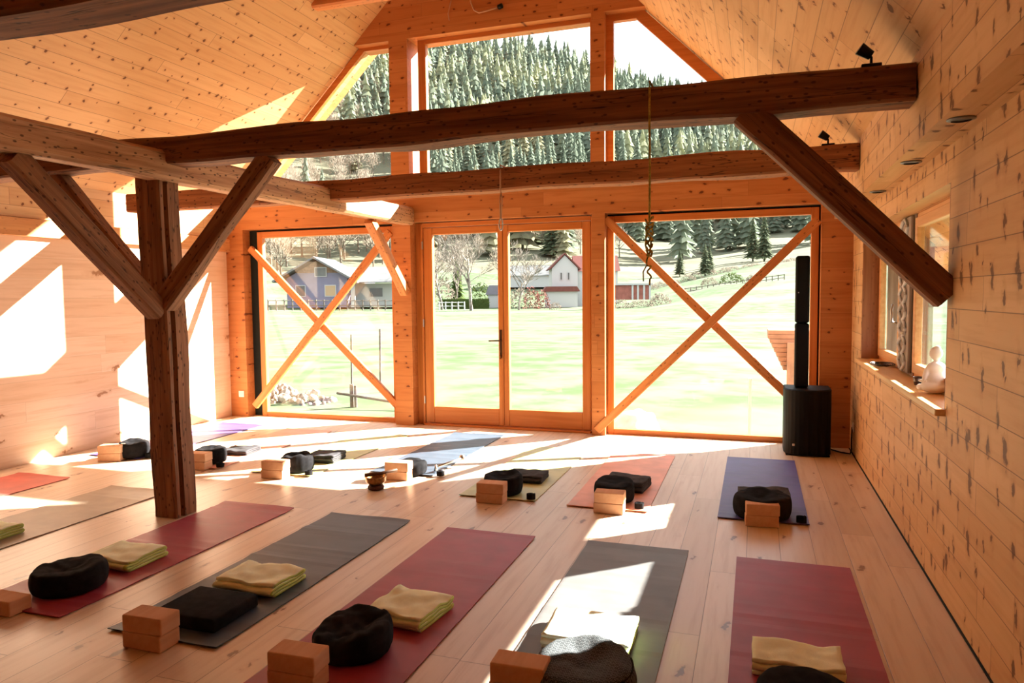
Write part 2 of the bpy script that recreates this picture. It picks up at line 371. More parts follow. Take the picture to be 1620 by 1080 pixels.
# gable wall: piers, posts, band and gable head
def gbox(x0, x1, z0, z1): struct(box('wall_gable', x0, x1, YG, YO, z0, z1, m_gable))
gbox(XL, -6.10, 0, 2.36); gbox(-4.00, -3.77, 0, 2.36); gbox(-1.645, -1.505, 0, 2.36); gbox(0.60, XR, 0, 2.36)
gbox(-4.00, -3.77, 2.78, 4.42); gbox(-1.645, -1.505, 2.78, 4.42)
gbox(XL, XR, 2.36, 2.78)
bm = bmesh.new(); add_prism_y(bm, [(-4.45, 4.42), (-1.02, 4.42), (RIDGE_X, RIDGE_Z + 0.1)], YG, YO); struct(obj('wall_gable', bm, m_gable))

YF = 7.66       # glazing frame face
def frame_rect(name, x0, x1, z0, z1, fw, parent, y0=YF, y1=YF + 0.07, fb=None, ft=None, fl=None, fr=None):
    fl = fw if fl is None else fl; fr = fw if fr is None else fr; fb = fw if fb is None else fb; ft = fw if ft is None else ft
    bm = bmesh.new()
    add_box(bm, x0, x0 + fl, y0, y1, z0, z1, 0.004); add_box(bm, x1 - fr, x1, y0, y1, z0, z1, 0.004)
    a = obj('frame_side', bm, m_frame_v, parent)
    bm = bmesh.new()
    add_box(bm, x0 + fl, x1 - fr, y0 + 0.001, y1, z0, z0 + fb, 0.004); add_box(bm, x0 + fl, x1 - fr, y0 + 0.001, y1, z1 - ft, z1, 0.004)
    c = obj('frame_rail', bm, m_frame_h, parent)
    p = box('glass_pane', x0 + fl - 0.01, x1 - fr + 0.01, y0 + 0.03, y0 + 0.036, z0 + fb - 0.01, z1 - ft + 0.01, m_glass, parent)
    return a, c, p

w1 = struct(empty('window_1', (0, 0, 0))); frame_rect('window', -5.97, -4.005, 0.0, 2.335, 0.075, w1, fb=0.055)
box('sealing_foam', -6.10, -5.975, YF + 0.03, YF + 0.10, 0.0, 2.355, m_foam_shade, w1)
box('sealing_foam', -5.975, -4.01, YF + 0.03, YF + 0.10, 2.337, 2.355, m_foam_shade, w1)
w2 = struct(empty('window_2', (0, 0, 0))); frame_rect('window', -1.50, 0.585, 0.0, 2.335, 0.07, w2, fb=0.055)
box('sealing_foam', 0.586, 0.598, YF + 0.03, YF + 0.10, 0.0, 2.355, m_foam_shade, w2)
box('sealing_foam', -1.50, 0.585, YF + 0.03, YF + 0.10, 2.337, 2.355, m_foam_shade, w2)

# double glazed door
d1 = struct(empty('door_1', (0, 0, 0)))
bm = bmesh.new(); add_box(bm, -3.69, -3.665, YF - 0.01, YF + 0.12, 0, 2.34, 0.004); add_box(bm, -1.675, -1.65, YF - 0.01, YF + 0.12, 0, 2.34, 0.004)
add_box(bm, -3.77, -3.69, YF + 0.03, YF + 0.12, 0, 2.355)
obj('door_frame', bm, m_frame_v, d1)
box('door_head', -3.665, -1.675, YF - 0.01, YF + 0.12, 2.30, 2.35, m_frame_h, d1, 0.004)
box('threshold', -3.665, -1.675, YF - 0.06, YF + 0.14, 0.0, 0.02, m_frame_h, d1, 0.004)
for x0, x1, fl, fr in ((-3.66, -2.685, 0.11, 0.06), (-2.68, -1.68, 0.06, 0.095)):
    lf = bmesh.new()
    add_box(lf, x0, x0 + fl, YF, YF + 0.07, 0.025, 2.295, 0.006); add_box(lf, x1 - fr, x1, YF, YF + 0.07, 0.025, 2.295, 0.006)
    leaf = obj('door_leaf', lf, m_frame_v, d1)
    rb = bmesh.new(); add_box(rb, x0 + fl, x1 - fr, YF + 0.002, YF + 0.07, 0.025, 0.215, 0.006); add_box(rb, x0 + fl, x1 - fr, YF + 0.002, YF + 0.07, 2.215, 2.295, 0.006)
    obj('door_rail', rb, m_frame_h, leaf)
    box('glass_pane', x0 + fl - 0.01, x1 - fr + 0.01, YF + 0.033, YF + 0.039, 0.205, 2.225, m_glass, leaf)
    if x0 < -3:
        hb = bmesh.new(); add_box(hb, -2.728, -2.70, YF - 0.012, YF - 0.001, 0.80, 1.12, 0.004)
        hp = obj('handle_plate', hb, m_bronze, leaf)
        hh = bmesh.new(); add_tube(hh, [(-2.714, YF - 0.01, 1.00), (-2.714, YF - 0.055, 1.00), (-2.75, YF - 0.06, 1.0), (-2.84, YF - 0.055, 0.997)], 0.009, 8)
        tag(obj('lever', hh, m_bronze, leaf, True), 'dark bronze lever')
        kb = bmesh.new(); add_box(kb, -2.72, -2.708, YF - 0.05, YF - 0.012, 0.79, 0.84, 0.003); tag(obj('key', kb, m_brass, leaf), 'brass key')
        for hz in (0.25, 1.15, 2.05):
            hb = bmesh.new(); add_tube(hb, [(-3.668, YF - 0.012, hz), (-3.668, YF - 0.012, hz + 0.09)], 0.008, 8); obj('hinge', hb, m_steel, leaf)

# upper glazing
w3 = struct(empty('window_3', (0, 0, 0))); frame_rect('window', -3.69, -1.65, 2.78, 4.42, 0.085, w3, fr=0.03, fl=0.10, ft=0.05)
def poly_frame(n, pts, fw, parent):
    c = Vector((sum(p[0] for p in pts) / len(pts), sum(p[1] for p in pts) / len(pts)))
    k = len(pts); inner = []
    for i in range(k):
        p0, p1, p2 = Vector(pts[i - 1]), Vector(pts[i]), Vector(pts[(i + 1) % k])
        e0 = (p1 - p0).normalized(); e1 = (p2 - p1).normalized()
        n0 = Vector((-e0.y, e0.x)); n1 = Vector((-e1.y, e1.x))
        f0, f1 = fw[i - 1], fw[i]
        if n0.dot(c - p1) < 0: n0 = -n0
        if n1.dot(c - p1) < 0: n1 = -n1
        a = p1 + n0 * f0; b = p1 + n1 * f1
        den = e0.x * e1.y - e0.y * e1.x
        t = ((b.x - a.x) * e1.y - (b.y - a.y) * e1.x) / den
        inner.append(a + e0 * t)
    bm = bmesh.new()
    for i in range(k):
        j = (i + 1) % k
        if fw[i] <= 0: continue
        add_prism_y(bm, [tuple(pts[i]), tuple(pts[j]), tuple(inner[j]), tuple(inner[i])], YF, YF + 0.05)
    obj('frame', bm, m_frame_h, parent)
    bm = bmesh.new(); add_prism_y(bm, [tuple(p) for p in inner], YF + 0.025, YF + 0.031); obj('glass_pane', bm, m_glass, parent)
w4 = struct(empty('window_4', (0, 0, 0)))
poly_frame('w', [(-6.15, 2.78), (-4.00, 2.78), (-4.00, 4.44), (-4.425, 4.44)], [0.05, 0.02, 0.06, 0.075], w4)
w5 = struct(empty('window_5', (0, 0, 0)))
poly_frame('w', [(-1.505, 2.78), (0.55, 2.78), (-1.11, 4.42), (-1.505, 4.42)], [0.05, 0.11, 0.07, 0.075], w5)

# X braces in the lower side windows, one timber each
def beam(name, p0, p1, w, h, mat, label, cat='beam', wob=0.006, cham=0.18, n=24, seed=0, group=None, roll=0.0, notch=0.0):
    p0, p1 = Vector(p0), Vector(p1); L = (p1 - p0).length; bm = bmesh.new()
    c = cham * min(w, h); a, b2 = w / 2, h / 2
    sec = [(-a + c, -b2), (a - c, -b2), (a, -b2 + c), (a, b2 - c), (a - c, b2), (-a + c, b2), (-a, b2 - c), (-a, -b2 + c)]
    if notch:
        sec = [(-a + c, -b2), (a - c, -b2), (a, -b2 + c), (a, -b2 * 0.60), (a - notch, -b2 * 0.40), (a, -b2 * 0.18), (a, b2 - c), (a - c, b2), (-a + c, b2), (-a, b2 - c), (-a, -b2 + c)]
    rings = []
    for i in range(n + 1):
        x = L * i / n; r = []
        for k, (yy, zz) in enumerate(sec):
            q = Vector((x * 1.7 + seed * 9.1, yy * 3, zz * 3 + seed))
            s = 1 + wob / min(w, h) * 2 * noise.noise(q)
            oy = wob * 1.2 * noise.noise(Vector((x * 0.9 + seed * 3.3, 4.0, 1.0))); oz = wob * 1.2 * noise.noise(Vector((x * 0.9 + seed * 5.3, 8.0, 2.0)))
            if i in (0, n): oy = oz = 0
            r.append(bm.verts.new((x, yy * s + oy, zz * s + oz)))
        rings.append(r)
    m = len(sec)
    for i in range(n):
        for k in range(m): bm.faces.new((rings[i][k], rings[i][(k + 1) % m], rings[i + 1][(k + 1) % m], rings[i + 1][k]))
    bm.faces.new(rings[0][::-1]); bm.faces.new(rings[-1])
    o = obj(name, bm, mat)
    d = (p1 - p0).normalized(); ref = Vector((0, 0, 1)) if abs(d.z) < 0.95 else Vector((0, 1, 0))
    yv = ref.cross(d).normalized(); zv = d.cross(yv)
    M = Matrix((d, yv, zv)).transposed().to_4x4() @ Matrix.Rotation(roll, 4, 'X'); M.translation = p0
    o.matrix_world = M
    return tag(o, label, cat, group)

YX = YG + 0.055
for side, (x0, x1) in (('left', (-6.03, -4.00)), ('right', (-1.505, 0.60))):
    beam('cross_brace', (x0 + 0.0, YX, 2.13 if side == 'left' else 2.30), (x1 - 0.01, YX, 0.22), 0.05, 0.085, m_brace,
         'diagonal timber of the %s window cross, falling towards the right' % side, 'brace', 0.003, 0.1, seed=1)
    beam('cross_brace', (x0 + 0.04 if side == 'left' else x0 - 0.09, YX - 0.052, 0.14 if side == 'left' else 0.05), (x1 - 0.03, YX - 0.052, 2.26 if side == 'left' else 2.20), 0.05, 0.085, m_brace,
         'diagonal timber of the %s window cross, rising towards the right' % side, 'brace', 0.003, 0.1, seed=2)

# ------------------------------------------------------------------ old timber frame
def tie(yc, seed, label, x0=-6.15, w=0.18, h=0.185, zc=2.49, mt=None):
    return beam('tie_beam', (x0, yc, zc), (0.705, yc, zc), w, h, mt or m_beam, label, 'beam', 0.016, 0.08, 70, seed)
tie(3.95, 3, 'dark hewn tie beam crossing the room from post to wall, nearer of the two in full view')
tie(5.90, 5, 'dark hewn tie beam nearer the gable windows, with cord and hook hanging from it', x0=-6.12, mt=m_beam2)
tie(1.82, 7, 'dark beam across the top left corner, nearest to the viewer', zc=2.515, x0=-6.1)
beam('purlin', (-3.80, 0.2, 2.365), (-3.80, 7.54, 2.425), 0.17, 0.195, m_beam_pale, 'pale weathered purlin running from the free post to the gable', 'beam', 0.010, 0.14, 60, 9)
beam('collar_beam', (-4.36, 6.64, 4.56), (-1.2, 6.64, 4.56), 0.13, 0.15, m_brace, 'short end of an orange collar beam high under the ceiling', 'beam', 0.006, 0.12, 20, 10)
beam('timber_post', (-3.835, 3.95, 0.0), (-3.875, 3.95, 2.355), 0.20, 0.19, m_post, 'dark cracked freestanding timber post with braces', 'post', 0.010, 0.05, 40, 12, notch=0.10)
beam('post_brace', (-3.80, 3.90, 1.47), (-2.93, 3.93, 2.40), 0.11, 0.13, m_post, 'dark brace rising right from the post to the tie beam', 'brace', 0.008, 0.12, 20, 13)
beam('post_brace', (-3.83, 3.86, 1.42), (-3.83, 2.88, 2.29), 0.12, 0.13, m_post, 'brown brace rising from the post towards the viewer under the purlin', 'brace', 0.008, 0.12, 20, 14)
beam('post_brace', (-3.95, 3.97, 1.50), (-4.82, 3.97, 2.40), 0.11, 0.13, m_post, 'reddish brace rising left from the post, behind the first brace', 'brace', 0.008, 0.12, 20, 15)
beam('wall_brace', (0.875, 3.93, 1.48), (-0.06, 3.93, 2.42), 0.12, 0.145, m_beam, 'dark brace from the right wall up to the tie beam', 'brace', 0.007, 0.12, 20, 16)
beam('gable_brace', (-3.84, 7.53, 1.55), (-3.84, 6.75, 2.31), 0.10, 0.10, m_brace, 'short orange brace between purlin end and gable post', 'brace', 0.005, 0.12, 14, 17)

# ------------------------------------------------------------------ right window niche
w6 = struct(empty('window_6', (0, 0, 0)))
m_side = m_frame_y
XW = 1.02
def yz_frame(x0, x1, y0, y1, z0, z1, f, nm, parent):
    bm = bmesh.new(); add_box(bm, x0, x1, y0, y0 + f, z0, z1, 0.004); add_box(bm, x0, x1, y1 - f, y1, z0, z1, 0.004)
    add_box(bm, x0, x1, y0 + f, y1 - f, z0, z0 + f, 0.004); add_box(bm, x0, x1, y0 + f, y1 - f, z1 - f, z1, 0.004)
    return obj(nm, bm, m_side, parent)
yz_frame(XW, XW + 0.04, NY0, NY1, NZ0, NZ1, 0.035, 'outer_frame', w6)
bm = bmesh.new(); add_box(bm, XW - 0.01, XW + 0.045, 5.44, 5.92, NZ0, NZ1, 0.003)
obj('centre_pier', bm, m_old, w6)
for (a, b_) in ((5.925, 6.86), (4.00, 5.435)):
    c = yz_frame(XW - 0.015, XW + 0.03, a, b_, NZ0 + 0.03, NZ1 - 0.03, 0.065, 'casement', w6)
    box('glass_pane', XW + 0.008, XW + 0.014, a + 0.055, b_ - 0.055, NZ0 + 0.09, NZ1 - 0.09, m_glass, c)
bm = bmesh.new(); add_tube(bm, [(XW - 0.02, 5.97, 1.27), (XW - 0.055, 5.97, 1.28), (XW - 0.06, 5.97, 1.36), (XW - 0.05, 5.98, 1.41)], 0.009, 8)
tag(obj('casement_handle', bm, m_steel, w6, True), 'steel handle')
# opened board shutter outside the far jamb
sh = bmesh.new()
for k in range(4): add_box(sh, 1.085 + 0.088 * k, 1.170 + 0.088 * k, 6.93, 6.955, NZ0 - 0.05, NZ1 + 0.12, 0.002)
shp = tag(obj('shutter', sh, m_old, w6), 'grey weathered board shutter')
sh = bmesh.new(); add_box(sh, 1.09, 1.43, 6.956, 6.975, NZ0 + 0.1, NZ0 + 0.18); add_box(sh, 1.09, 1.43, 6.956, 6.975, NZ1 - 0.15, NZ1 - 0.07); obj('batten', sh, m_old, shp)
# lining boards of the niche
bm = bmesh.new(); add_box(bm, XR + 0.002, XW, NY1 - 0.02, NY1 - 0.0005, NZ0, NZ1); add_box(bm, XR + 0.002, XW, NY0 + 0.0005, NY0 + 0.02, NZ0, NZ1)
tag(obj('niche_lining', bm, wood_mat('dark_lining', 'z', (0.26, 0.10, 0.045), (0.36, 0.16, 0.075), 0.5, 0.3), w6), 'reddish brown lining board')
bm = bmesh.new(); add_box(bm, XR - 0.045, XW + 0.02, NY0 - 0.01, NY1 + 0.02, NZ0 - 0.034, NZ0, 0.004)
struct(obj('trim_3', bm, wood_mat('sill_board', 'y', (0.62, 0.34, 0.13), (0.74, 0.47, 0.20), 0.35)))

# carved hanging on the centre pier: twisted dark ornament with pale scrolls
bm = bmesh.new()
add_box(bm, XW - 0.035, XW - 0.012, 5.47, 5.83, NZ0 + 0.02, NZ1 - 0.01, 0.004)
band = obj('carved_panel', bm, m_old); tag(band, 'dark carved ornamental panel between the two casements of the side window', 'panel')
for k in range(9):
    for s in (-1, 1):
        bm = bmesh.new(); zc = NZ0 + 0.09 + k * 0.115
        pts = [(XW - 0.04, 5.65 + s * (0.015 + 0.10 * math.sin(t * math.pi)), zc + 0.115 * (t - 0.5)) for t in [i / 8 for i in range(9)]]
        add_tube(bm, pts, 0.014, 6); obj('scroll', bm, m_gravel, band, True)
bm = bmesh.new(); add_lathe(bm, [(0.0, 0), (0.012, 0.002), (0.012, 0.02), (0.0, 0.022)], 10)
kn = obj('catch_knob', bm, m_white, band, True); kn.location = (XW - 0.05, 5.54, 1.22); kn.rotation_euler = (0, -math.pi / 2, 0)

# ------------------------------------------------------------------ small fittings
def socket(x, y, z, axis, label, two=True):
    r = empty('wall_socket', (x, y, z)); tag(r, label, 'socket')
    bm = bmesh.new()
    if axis == 'y': add_box(bm, -0.04, 0.04, -0.012, 0, -0.04, 0.04, 0.004)
    else: add_box(bm, -0.012, 0, -0.04, 0.04, -0.04, 0.04, 0.004)
    obj('cover_plate', bm, m_white, r)
    bm = bmesh.new(); add_lathe(bm, [(0.0, 0), (0.02, 0.0), (0.022, 0.004), (0.0, 0.0045)], 16)
    o = obj('insert', bm, m_white, r); 
    if axis == 'y': o.rotation_euler = (math.pi / 2, 0, 0); o.location = (0, -0.012, 0)
    else: o.rotation_euler = (0, -math.pi / 2, 0); o.location = (-0.012, 0, 0)
    return r
socket(-6.19, YG, 0.29, 'y', 'white socket low on the pier left of the left window')
socket(XR, 7.25, 0.26, 'x', 'white socket low on the right wall behind the speaker')

for i, (x, y, lb) in enumerate(((0.785, 3.40, 'oval recessed spotlight in the boxed eave, nearest of three'), (0.79, 4.42, 'oval recessed spotlight in the boxed eave, middle of three'), (0.80, 5.60, 'oval recessed spotlight in the boxed eave, farthest of three'))):
    r = empty('recessed_light', (x, y, 2.20)); tag(r, lb, 'light', 'recessed lights in the eave box')
    bm = bmesh.new(); add_lathe(bm, [(0.036, -0.001), (0.052, -0.001), (0.053, -0.006), (0.037, -0.010)], 24, cap0=False, cap1=False)
    obj('ring', bm, m_gray_metal, r, True)
    bm = bmesh.new(); add_lathe(bm, [(0.036, -0.003), (0.0, -0.002)], 24, cap0=False, cap1=False); obj('lens', bm, m_gray_metal, r, True)

def beam_spot(x, y, z, label, s=1.0):
    r = empty('spotlight', (x, y, z)); tag(r, label, 'spotlight', 'spotlights on the tie beams')
    bm = bmesh.new(); add_box(bm, -0.045 * s, 0.045 * s, -0.02 * s, 0.02 * s, 0, 0.018 * s, 0.003); obj('base', bm, m_metal_black, r)
    bm = bmesh.new(); add_tube(bm, [(0, 0, 0.018 * s), (0, 0, 0.05 * s), (-0.012 * s, 0, 0.062 * s)], 0.007 * s, 8); obj('arm', bm, m_metal_black, r)
    bm = bmesh.new(); add_tube(bm, [(0.0, 0, 0.058 * s), (-0.055 * s, -0.01 * s, 0.095 * s)], [0.022 * s, 0.030 * s], 14); obj('lamp_head', bm, m_metal_black, r)
beam_spot(0.52, 3.93, 2.582, 'small black spotlight on top of the nearer tie beam')
beam_spot(0.50, 5.88, 2.582, 'small black spotlight on top of the farther tie beam')

# cable ends on the gable head
bm = bmesh.new()
p = lambda px, py: (lambda d: (d.x * (YG - 0.02) / d.y, YG - 0.02, 1.5 + d.z * (YG - 0.02) / d.y))(ray(px, py))
pts = [p(742, -14), p(745, 4), p(750, 16), p(758, 20), p(770, 17), p(786, 12)]
add_tube(bm, pts, 0.008, 6); cab = tag(obj('power_cable', bm, m_cord, smooth=True), 'beige cable looping out of the gable head to a black plug', 'cable')
bm = bmesh.new(); q = Vector(p(791, 10)); add_tube(bm, [q + Vector((-0.02, 0, -0.005)), q + Vector((0.03, -0.005, 0.005))], 0.026, 12); obj('plug', bm, m_metal_black, cab, True)
bm = bmesh.new(); add_tube(bm, [p(716, -10), p(712, 8), p(709, 22), p(711, 32)], 0.006, 6); tag(obj('power_cable', bm, m_cord, smooth=True), 'thin pale cable end hanging left of the black plug', 'cable')

# yellow rope with knots from the nearer tie beam
rx, ry = -0.528, 3.835
bm = bmesh.new()
add_tube(bm, [(rx, 4.07, 2.60), (rx, 3.95, 2.602), (rx, 3.84, 2.60), (rx, 3.83, 2.56), (rx, 3.83, 2.40), (rx + 0.002, ry, 2.2), (rx + 0.001, ry, 1.88)], 0.0065, 6)
rope = tag(obj('rope', bm, m_rope, smooth=True), 'yellow rope with knotted loops hanging from the nearer tie beam', 'rope')
random.seed(5)
bm = bmesh.new(); pts = []
for i in range(90):
    t = i / 89; z = 1.90 - 0.20 * t; a = t * 34
    pts.append((rx + 0.016 * math.cos(a) * (1.2 - 0.4 * t), ry + 0.016 * math.sin(a * 1.1), z + 0.012 * math.sin(a * 2.3)))
add_tube(bm, pts, 0.0055, 5); obj('knot', bm, m_rope, rope, True)
bm = bmesh.new(); pts = [(rx - 0.012, ry, 1.86), (rx - 0.018, ry - .01, 1.76), (rx - 0.006, ry, 1.70), (rx + 0.004, ry, 1.72), (rx + 0.01, ry + .01, 1.8)]
add_tube(bm, pts, 0.005, 5); obj('loop', bm, m_rope, rope, True)
bm = bmesh.new(); add_tube(bm, [(rx, ry, 1.72), (rx - 0.014, ry, 1.68), (rx - 0.012, ry, 1.65)] + [(rx + 0.01 * math.cos(a), ry + 0.01 * math.sin(a), 1.65 - a * 0.009) for a in [k * 0.7 for k in range(12)]] + [(rx + 0.002, ry, 1.55)], 0.005, 5)
obj('knot', bm, m_rope, rope, True)
bm = bmesh.new(); add_tube(bm, [(rx - 0.01, ry, 1.66), (rx - 0.032, ry, 1.62), (rx - 0.03, ry, 1.57)], 0.004, 5); obj('rope_end', bm, m_rope, rope, True)

# cord with carabiner from the farther tie beam
hx, hy = -2.04, 5.785
bm = bmesh.new(); add_tube(bm, [(hx, 6.02, 2.595), (hx, 5.9, 2.60), (hx, 5.79, 2.597), (hx, hy, 2.55), (hx, hy, 2.39), (hx + 0.006, hy, 2.37)], 0.007, 6)
add_tube(bm, [(hx + 0.004, hy, 2.37), (hx - 0.006, hy, 2.30), (hx - 0.004, hy, 2.15)], 0.006, 6); add_tube(bm, [(hx + 0.006, hy, 2.37), (hx + 0.014, hy, 2.30), (hx + 0.004, hy, 2.15)], 0.006, 6)
hc = tag(obj('hanging_cord', bm, m_cord, smooth=True), 'beige cord loop with steel hook hanging from the farther tie beam', 'cord')
bm = bmesh.new(); add_tube(bm, [(hx + 0.016 * math.cos(a), hy, 2.105 + 0.05 * math.sin(a)) for a in [k * math.tau / 16 for k in range(17)]], 0.006, 6); obj('carabiner', bm, m_steel, hc, True)

# ------------------------------------------------------------------ column loudspeaker
sx, sy = 0.475, 7.26
spk = empty('column_loudspeaker', (sx, sy, 0)); tag(spk, 'black column loudspeaker standing on the floor in the right corner by the window', 'loudspeaker')
bm = bmesh.new(); pts = []
W2 = 0.205
for k in range(17):
    a = math.pi + math.pi * k / 16; pts.append((W2 * math.cos(a), -0.06 + 0.17 * math.sin(a)))
pts += [(W2, 0.20), (-W2, 0.20)]
a_ = [bm.verts.new((x, y, 0.012)) for x, y in pts]; b_ = [bm.verts.new((x, y, 0.605)) for x, y in pts]; c_ = [bm.verts.new((x * 0.95, y * 0.95, 0.615)) for x, y in pts]
n = len(pts)
for lo, hi in ((a_, b_), (b_, c_)):
    for i in range(n): bm.faces.new((lo[i], lo[(i + 1) % n], hi[(i + 1) % n], hi[i]))
bm.faces.new(a_[::-1]); bm.faces.new(c_)
sb = obj('subwoofer', bm, m_speaker, spk, False)
bm = bmesh.new(); add_box(bm, -0.19, 0.19, -0.18, 0.18, 0, 0.012, 0.003); obj('rubber_foot', bm, m_black, spk)
bm = bmesh.new(); add_box(bm, -0.135, -0.115, -0.232, -0.226, 0.10, 0.12, 0.002); tag(obj('badge', bm, m_steel, spk), 'small silver badge')
bm = bmesh.new(); add_box(bm, -0.117, 0.005, -0.06, 0.06, 0.616, 1.22, 0.02, 3); obj('column', bm, m_speaker, spk)
bm = bmesh.new(); add_box(bm, -0.117, 0.005, -0.06, 0.06, 1.222, 1.845, 0.02, 3); col2 = obj('column', bm, m_speaker, spk)
bm = bmesh.new(); add_box(bm, -0.095, -0.088, -0.063, -0.059, 1.50, 1.51, 0.001); tag(obj('badge', bm, m_steel, col2), 'small silver badge')
bm = bmesh.new(); add_tube(bm, [(0.60, 7.40, 0.08), (0.70, 7.35, 0.02), (0.78, 7.28, 0.012), (0.85, 7.24, 0.012), (0.860, 7.24, 0.05), (0.858, 7.24, 0.15), (0.864, 7.25, 0.26)], 0.007, 6)
tag(obj('speaker_cable', bm, m_metal_black, smooth=True), 'black power cord from the loudspeaker up to the wall socket', 'cable')

# ------------------------------------------------------------------ figurine, candle glass and wire tray on the sill
def blob(name, parts, mat, vox=0.006, smooth_it=4):
    bm = bmesh.new()
    for c, r, rot in parts:
        M = Matrix.Translation(c) @ (Matrix.Rotation(rot[0], 4, 'X') @ Matrix.Rotation(rot[1], 4, 'Y') @ Matrix.Rotation(rot[2], 4, 'Z')) @ Matrix.Diagonal((r[0], r[1], r[2], 1))
        bmesh.ops.create_icosphere(bm, subdivisions=3, radius=1.0, matrix=M)
    o = obj(name, bm, mat, recalc=False)
    r = o.modifiers.new('remesh', 'REMESH'); r.mode = 'VOXEL'; r.voxel_size = vox; r.use_smooth_shade = True
    s = o.modifiers.new('smooth', 'SMOOTH'); s.iterations = smooth_it; s.factor = 0.5
    return o
fig = blob('sitting_figurine', [((0, 0, 0.035), (0.062, 0.075, 0.035), (0, 0, 0)), ((0, 0, 0.085), (0.045, 0.05, 0.065), (0, 0, 0)), ((0, 0, 0.135), (0.040, 0.052, 0.040), (0, 0, 0)),
      ((0, 0, 0.185), (0.014, 0.014, 0.025), (0, 0, 0)), ((-0.004, 0, 0.217), (0.034, 0.031, 0.037), (0, 0, 0)), ((0.006, 0, 0.247), (0.016, 0.015, 0.012), (0, 0, 0)),
      ((-0.034, 0, 0.212), (0.005, 0.004, 0.008), (0, 0, 0)), ((-0.055, 0.045, 0.030), (0.045, 0.020, 0.018), (0, 0, 0.5)), ((-0.055, -0.045, 0.030), (0.045, 0.020, 0.018), (0, 0, -0.5)),
      ((-0.01, 0.055, 0.11), (0.014, 0.013, 0.045), (0.25, 0.1, 0)), ((-0.01, -0.055, 0.11), (0.014, 0.013, 0.045), (-0.25, 0.1, 0)), ((-0.035, 0.038, 0.066), (0.034, 0.011, 0.011), (0, 0, -0.55)),
      ((-0.035, -0.038, 0.066), (0.034, 0.011, 0.011), (0, 0, 0.55)), ((-0.060, 0, 0.058), (0.016, 0.022, 0.009), (0, 0, 0))], m_plaster_white, 0.0045, 3)
fig.scale = (1.04,) * 3; fig.location = (0.965, 4.56, NZ0 + 0.001); fig.rotation_euler = (0, 0, math.radians(-60)); tag(fig, 'white figurine of a sitting figure on the side window sill', 'figurine')
cg = empty('tea_light_glass', (0.955, 4.97, NZ0)); tag(cg, 'small dark tea light glass with red candle beside the white figurine', 'candle')
bm = bmesh.new(); add_lathe(bm, [(0.02, 0.0), (0.026, 0.02), (0.028, 0.05), (0.026, 0.051), (0.024, 0.02), (0.0, 0.012)], 20, cap1=False); obj('glass', bm, plain('smoked_glass', (0.05, 0.03, 0.03), 0.1, spec=0.8), cg, True)
bm = bmesh.new(); add_lathe(bm, [(0.022, 0.02), (0.0225, 0.044), (0.0, 0.045)], 18); obj('candle', bm, plain('red_wax', (0.45, 0.08, 0.04), 0.5), cg, True)
bm = bmesh.new(); random.seed(3)
for k in range(5):
    r0 = 0.035 + 0.012 * k
    add_tube(bm, [(r0 * math.cos(a), 1.9 * r0 * math.sin(a), 0.006 + 0.004 * k + 0.002 * math.sin(3 * a)) for a in [j * math.tau / 24 for j in range(25)]], 0.003, 5, cap=False)
wt = obj('wire_wreath', bm, m_metal_black, smooth=True); wt.location = (0.935, 6.15, NZ0); tag(wt, 'flat coil of dark wire lying on the sill near the far end', 'wreath')

# ------------------------------------------------------------------ yoga mats and props
def yoga_mat(x0, x1, y0, y1, mat, label, rz=0.0, curl=0.012, seed=0, wave=0.004):
    bm = bmesh.new(); nx, ny = 10, 48; W, L = x1 - x0, y1 - y0; th = 0.005
    top, bot = [], []
    for j in range(ny + 1):
        rt, rb = [], []
        for i in range(nx + 1):
            u, v = i / nx, j / ny
            z = 0.0015 + max(0, noise.noise(Vector((u * 0.8 + seed * 5, v * 14 + seed, 0)))) * wave
            z += max(0, noise.noise(Vector((seed * 2.2, v * 30, 1)))) * wave * 0.8
            e = min(v, 1 - v) * L
            z += curl * max(0, 1 - e / 0.07) ** 2 * (0.5 + 0.5 * noise.noise(Vector((u * 2, seed, v))))
            x = -W / 2 + W * u; y = -L / 2 + L * v
            rt.append(bm.verts.new((x, y, z + th))); rb.append(bm.verts.new((x, y, z)))
        top.append(rt); bot.append(rb)
    for j in range(ny):
        for i in range(nx):
            bm.faces.new((top[j][i], top[j][i + 1], top[j + 1][i + 1], top[j + 1][i])); bm.faces.new((bot[j][i], bot[j + 1][i], bot[j + 1][i + 1], bot[j][i + 1]))
    for j in range(ny):
        bm.faces.new((top[j][0], top[j + 1][0], bot[j + 1][0], bot[j][0])); bm.faces.new((top[j][nx], bot[j][nx], bot[j + 1][nx], top[j + 1][nx]))
    for i in range(nx):
        bm.faces.new((top[0][i], bot[0][i], bot[0][i + 1], top[0][i + 1])); bm.faces.new((top[ny][i], top[ny][i + 1], bot[ny][i + 1], bot[ny][i]))
    o = obj('yoga_mat', bm, mat); o.location = ((x0 + x1) / 2, (y0 + y1) / 2, 0); o.rotation_euler = (0, 0, rz)
    return tag(o, label, 'yoga mat', 'yoga mats in two rows on the floor')

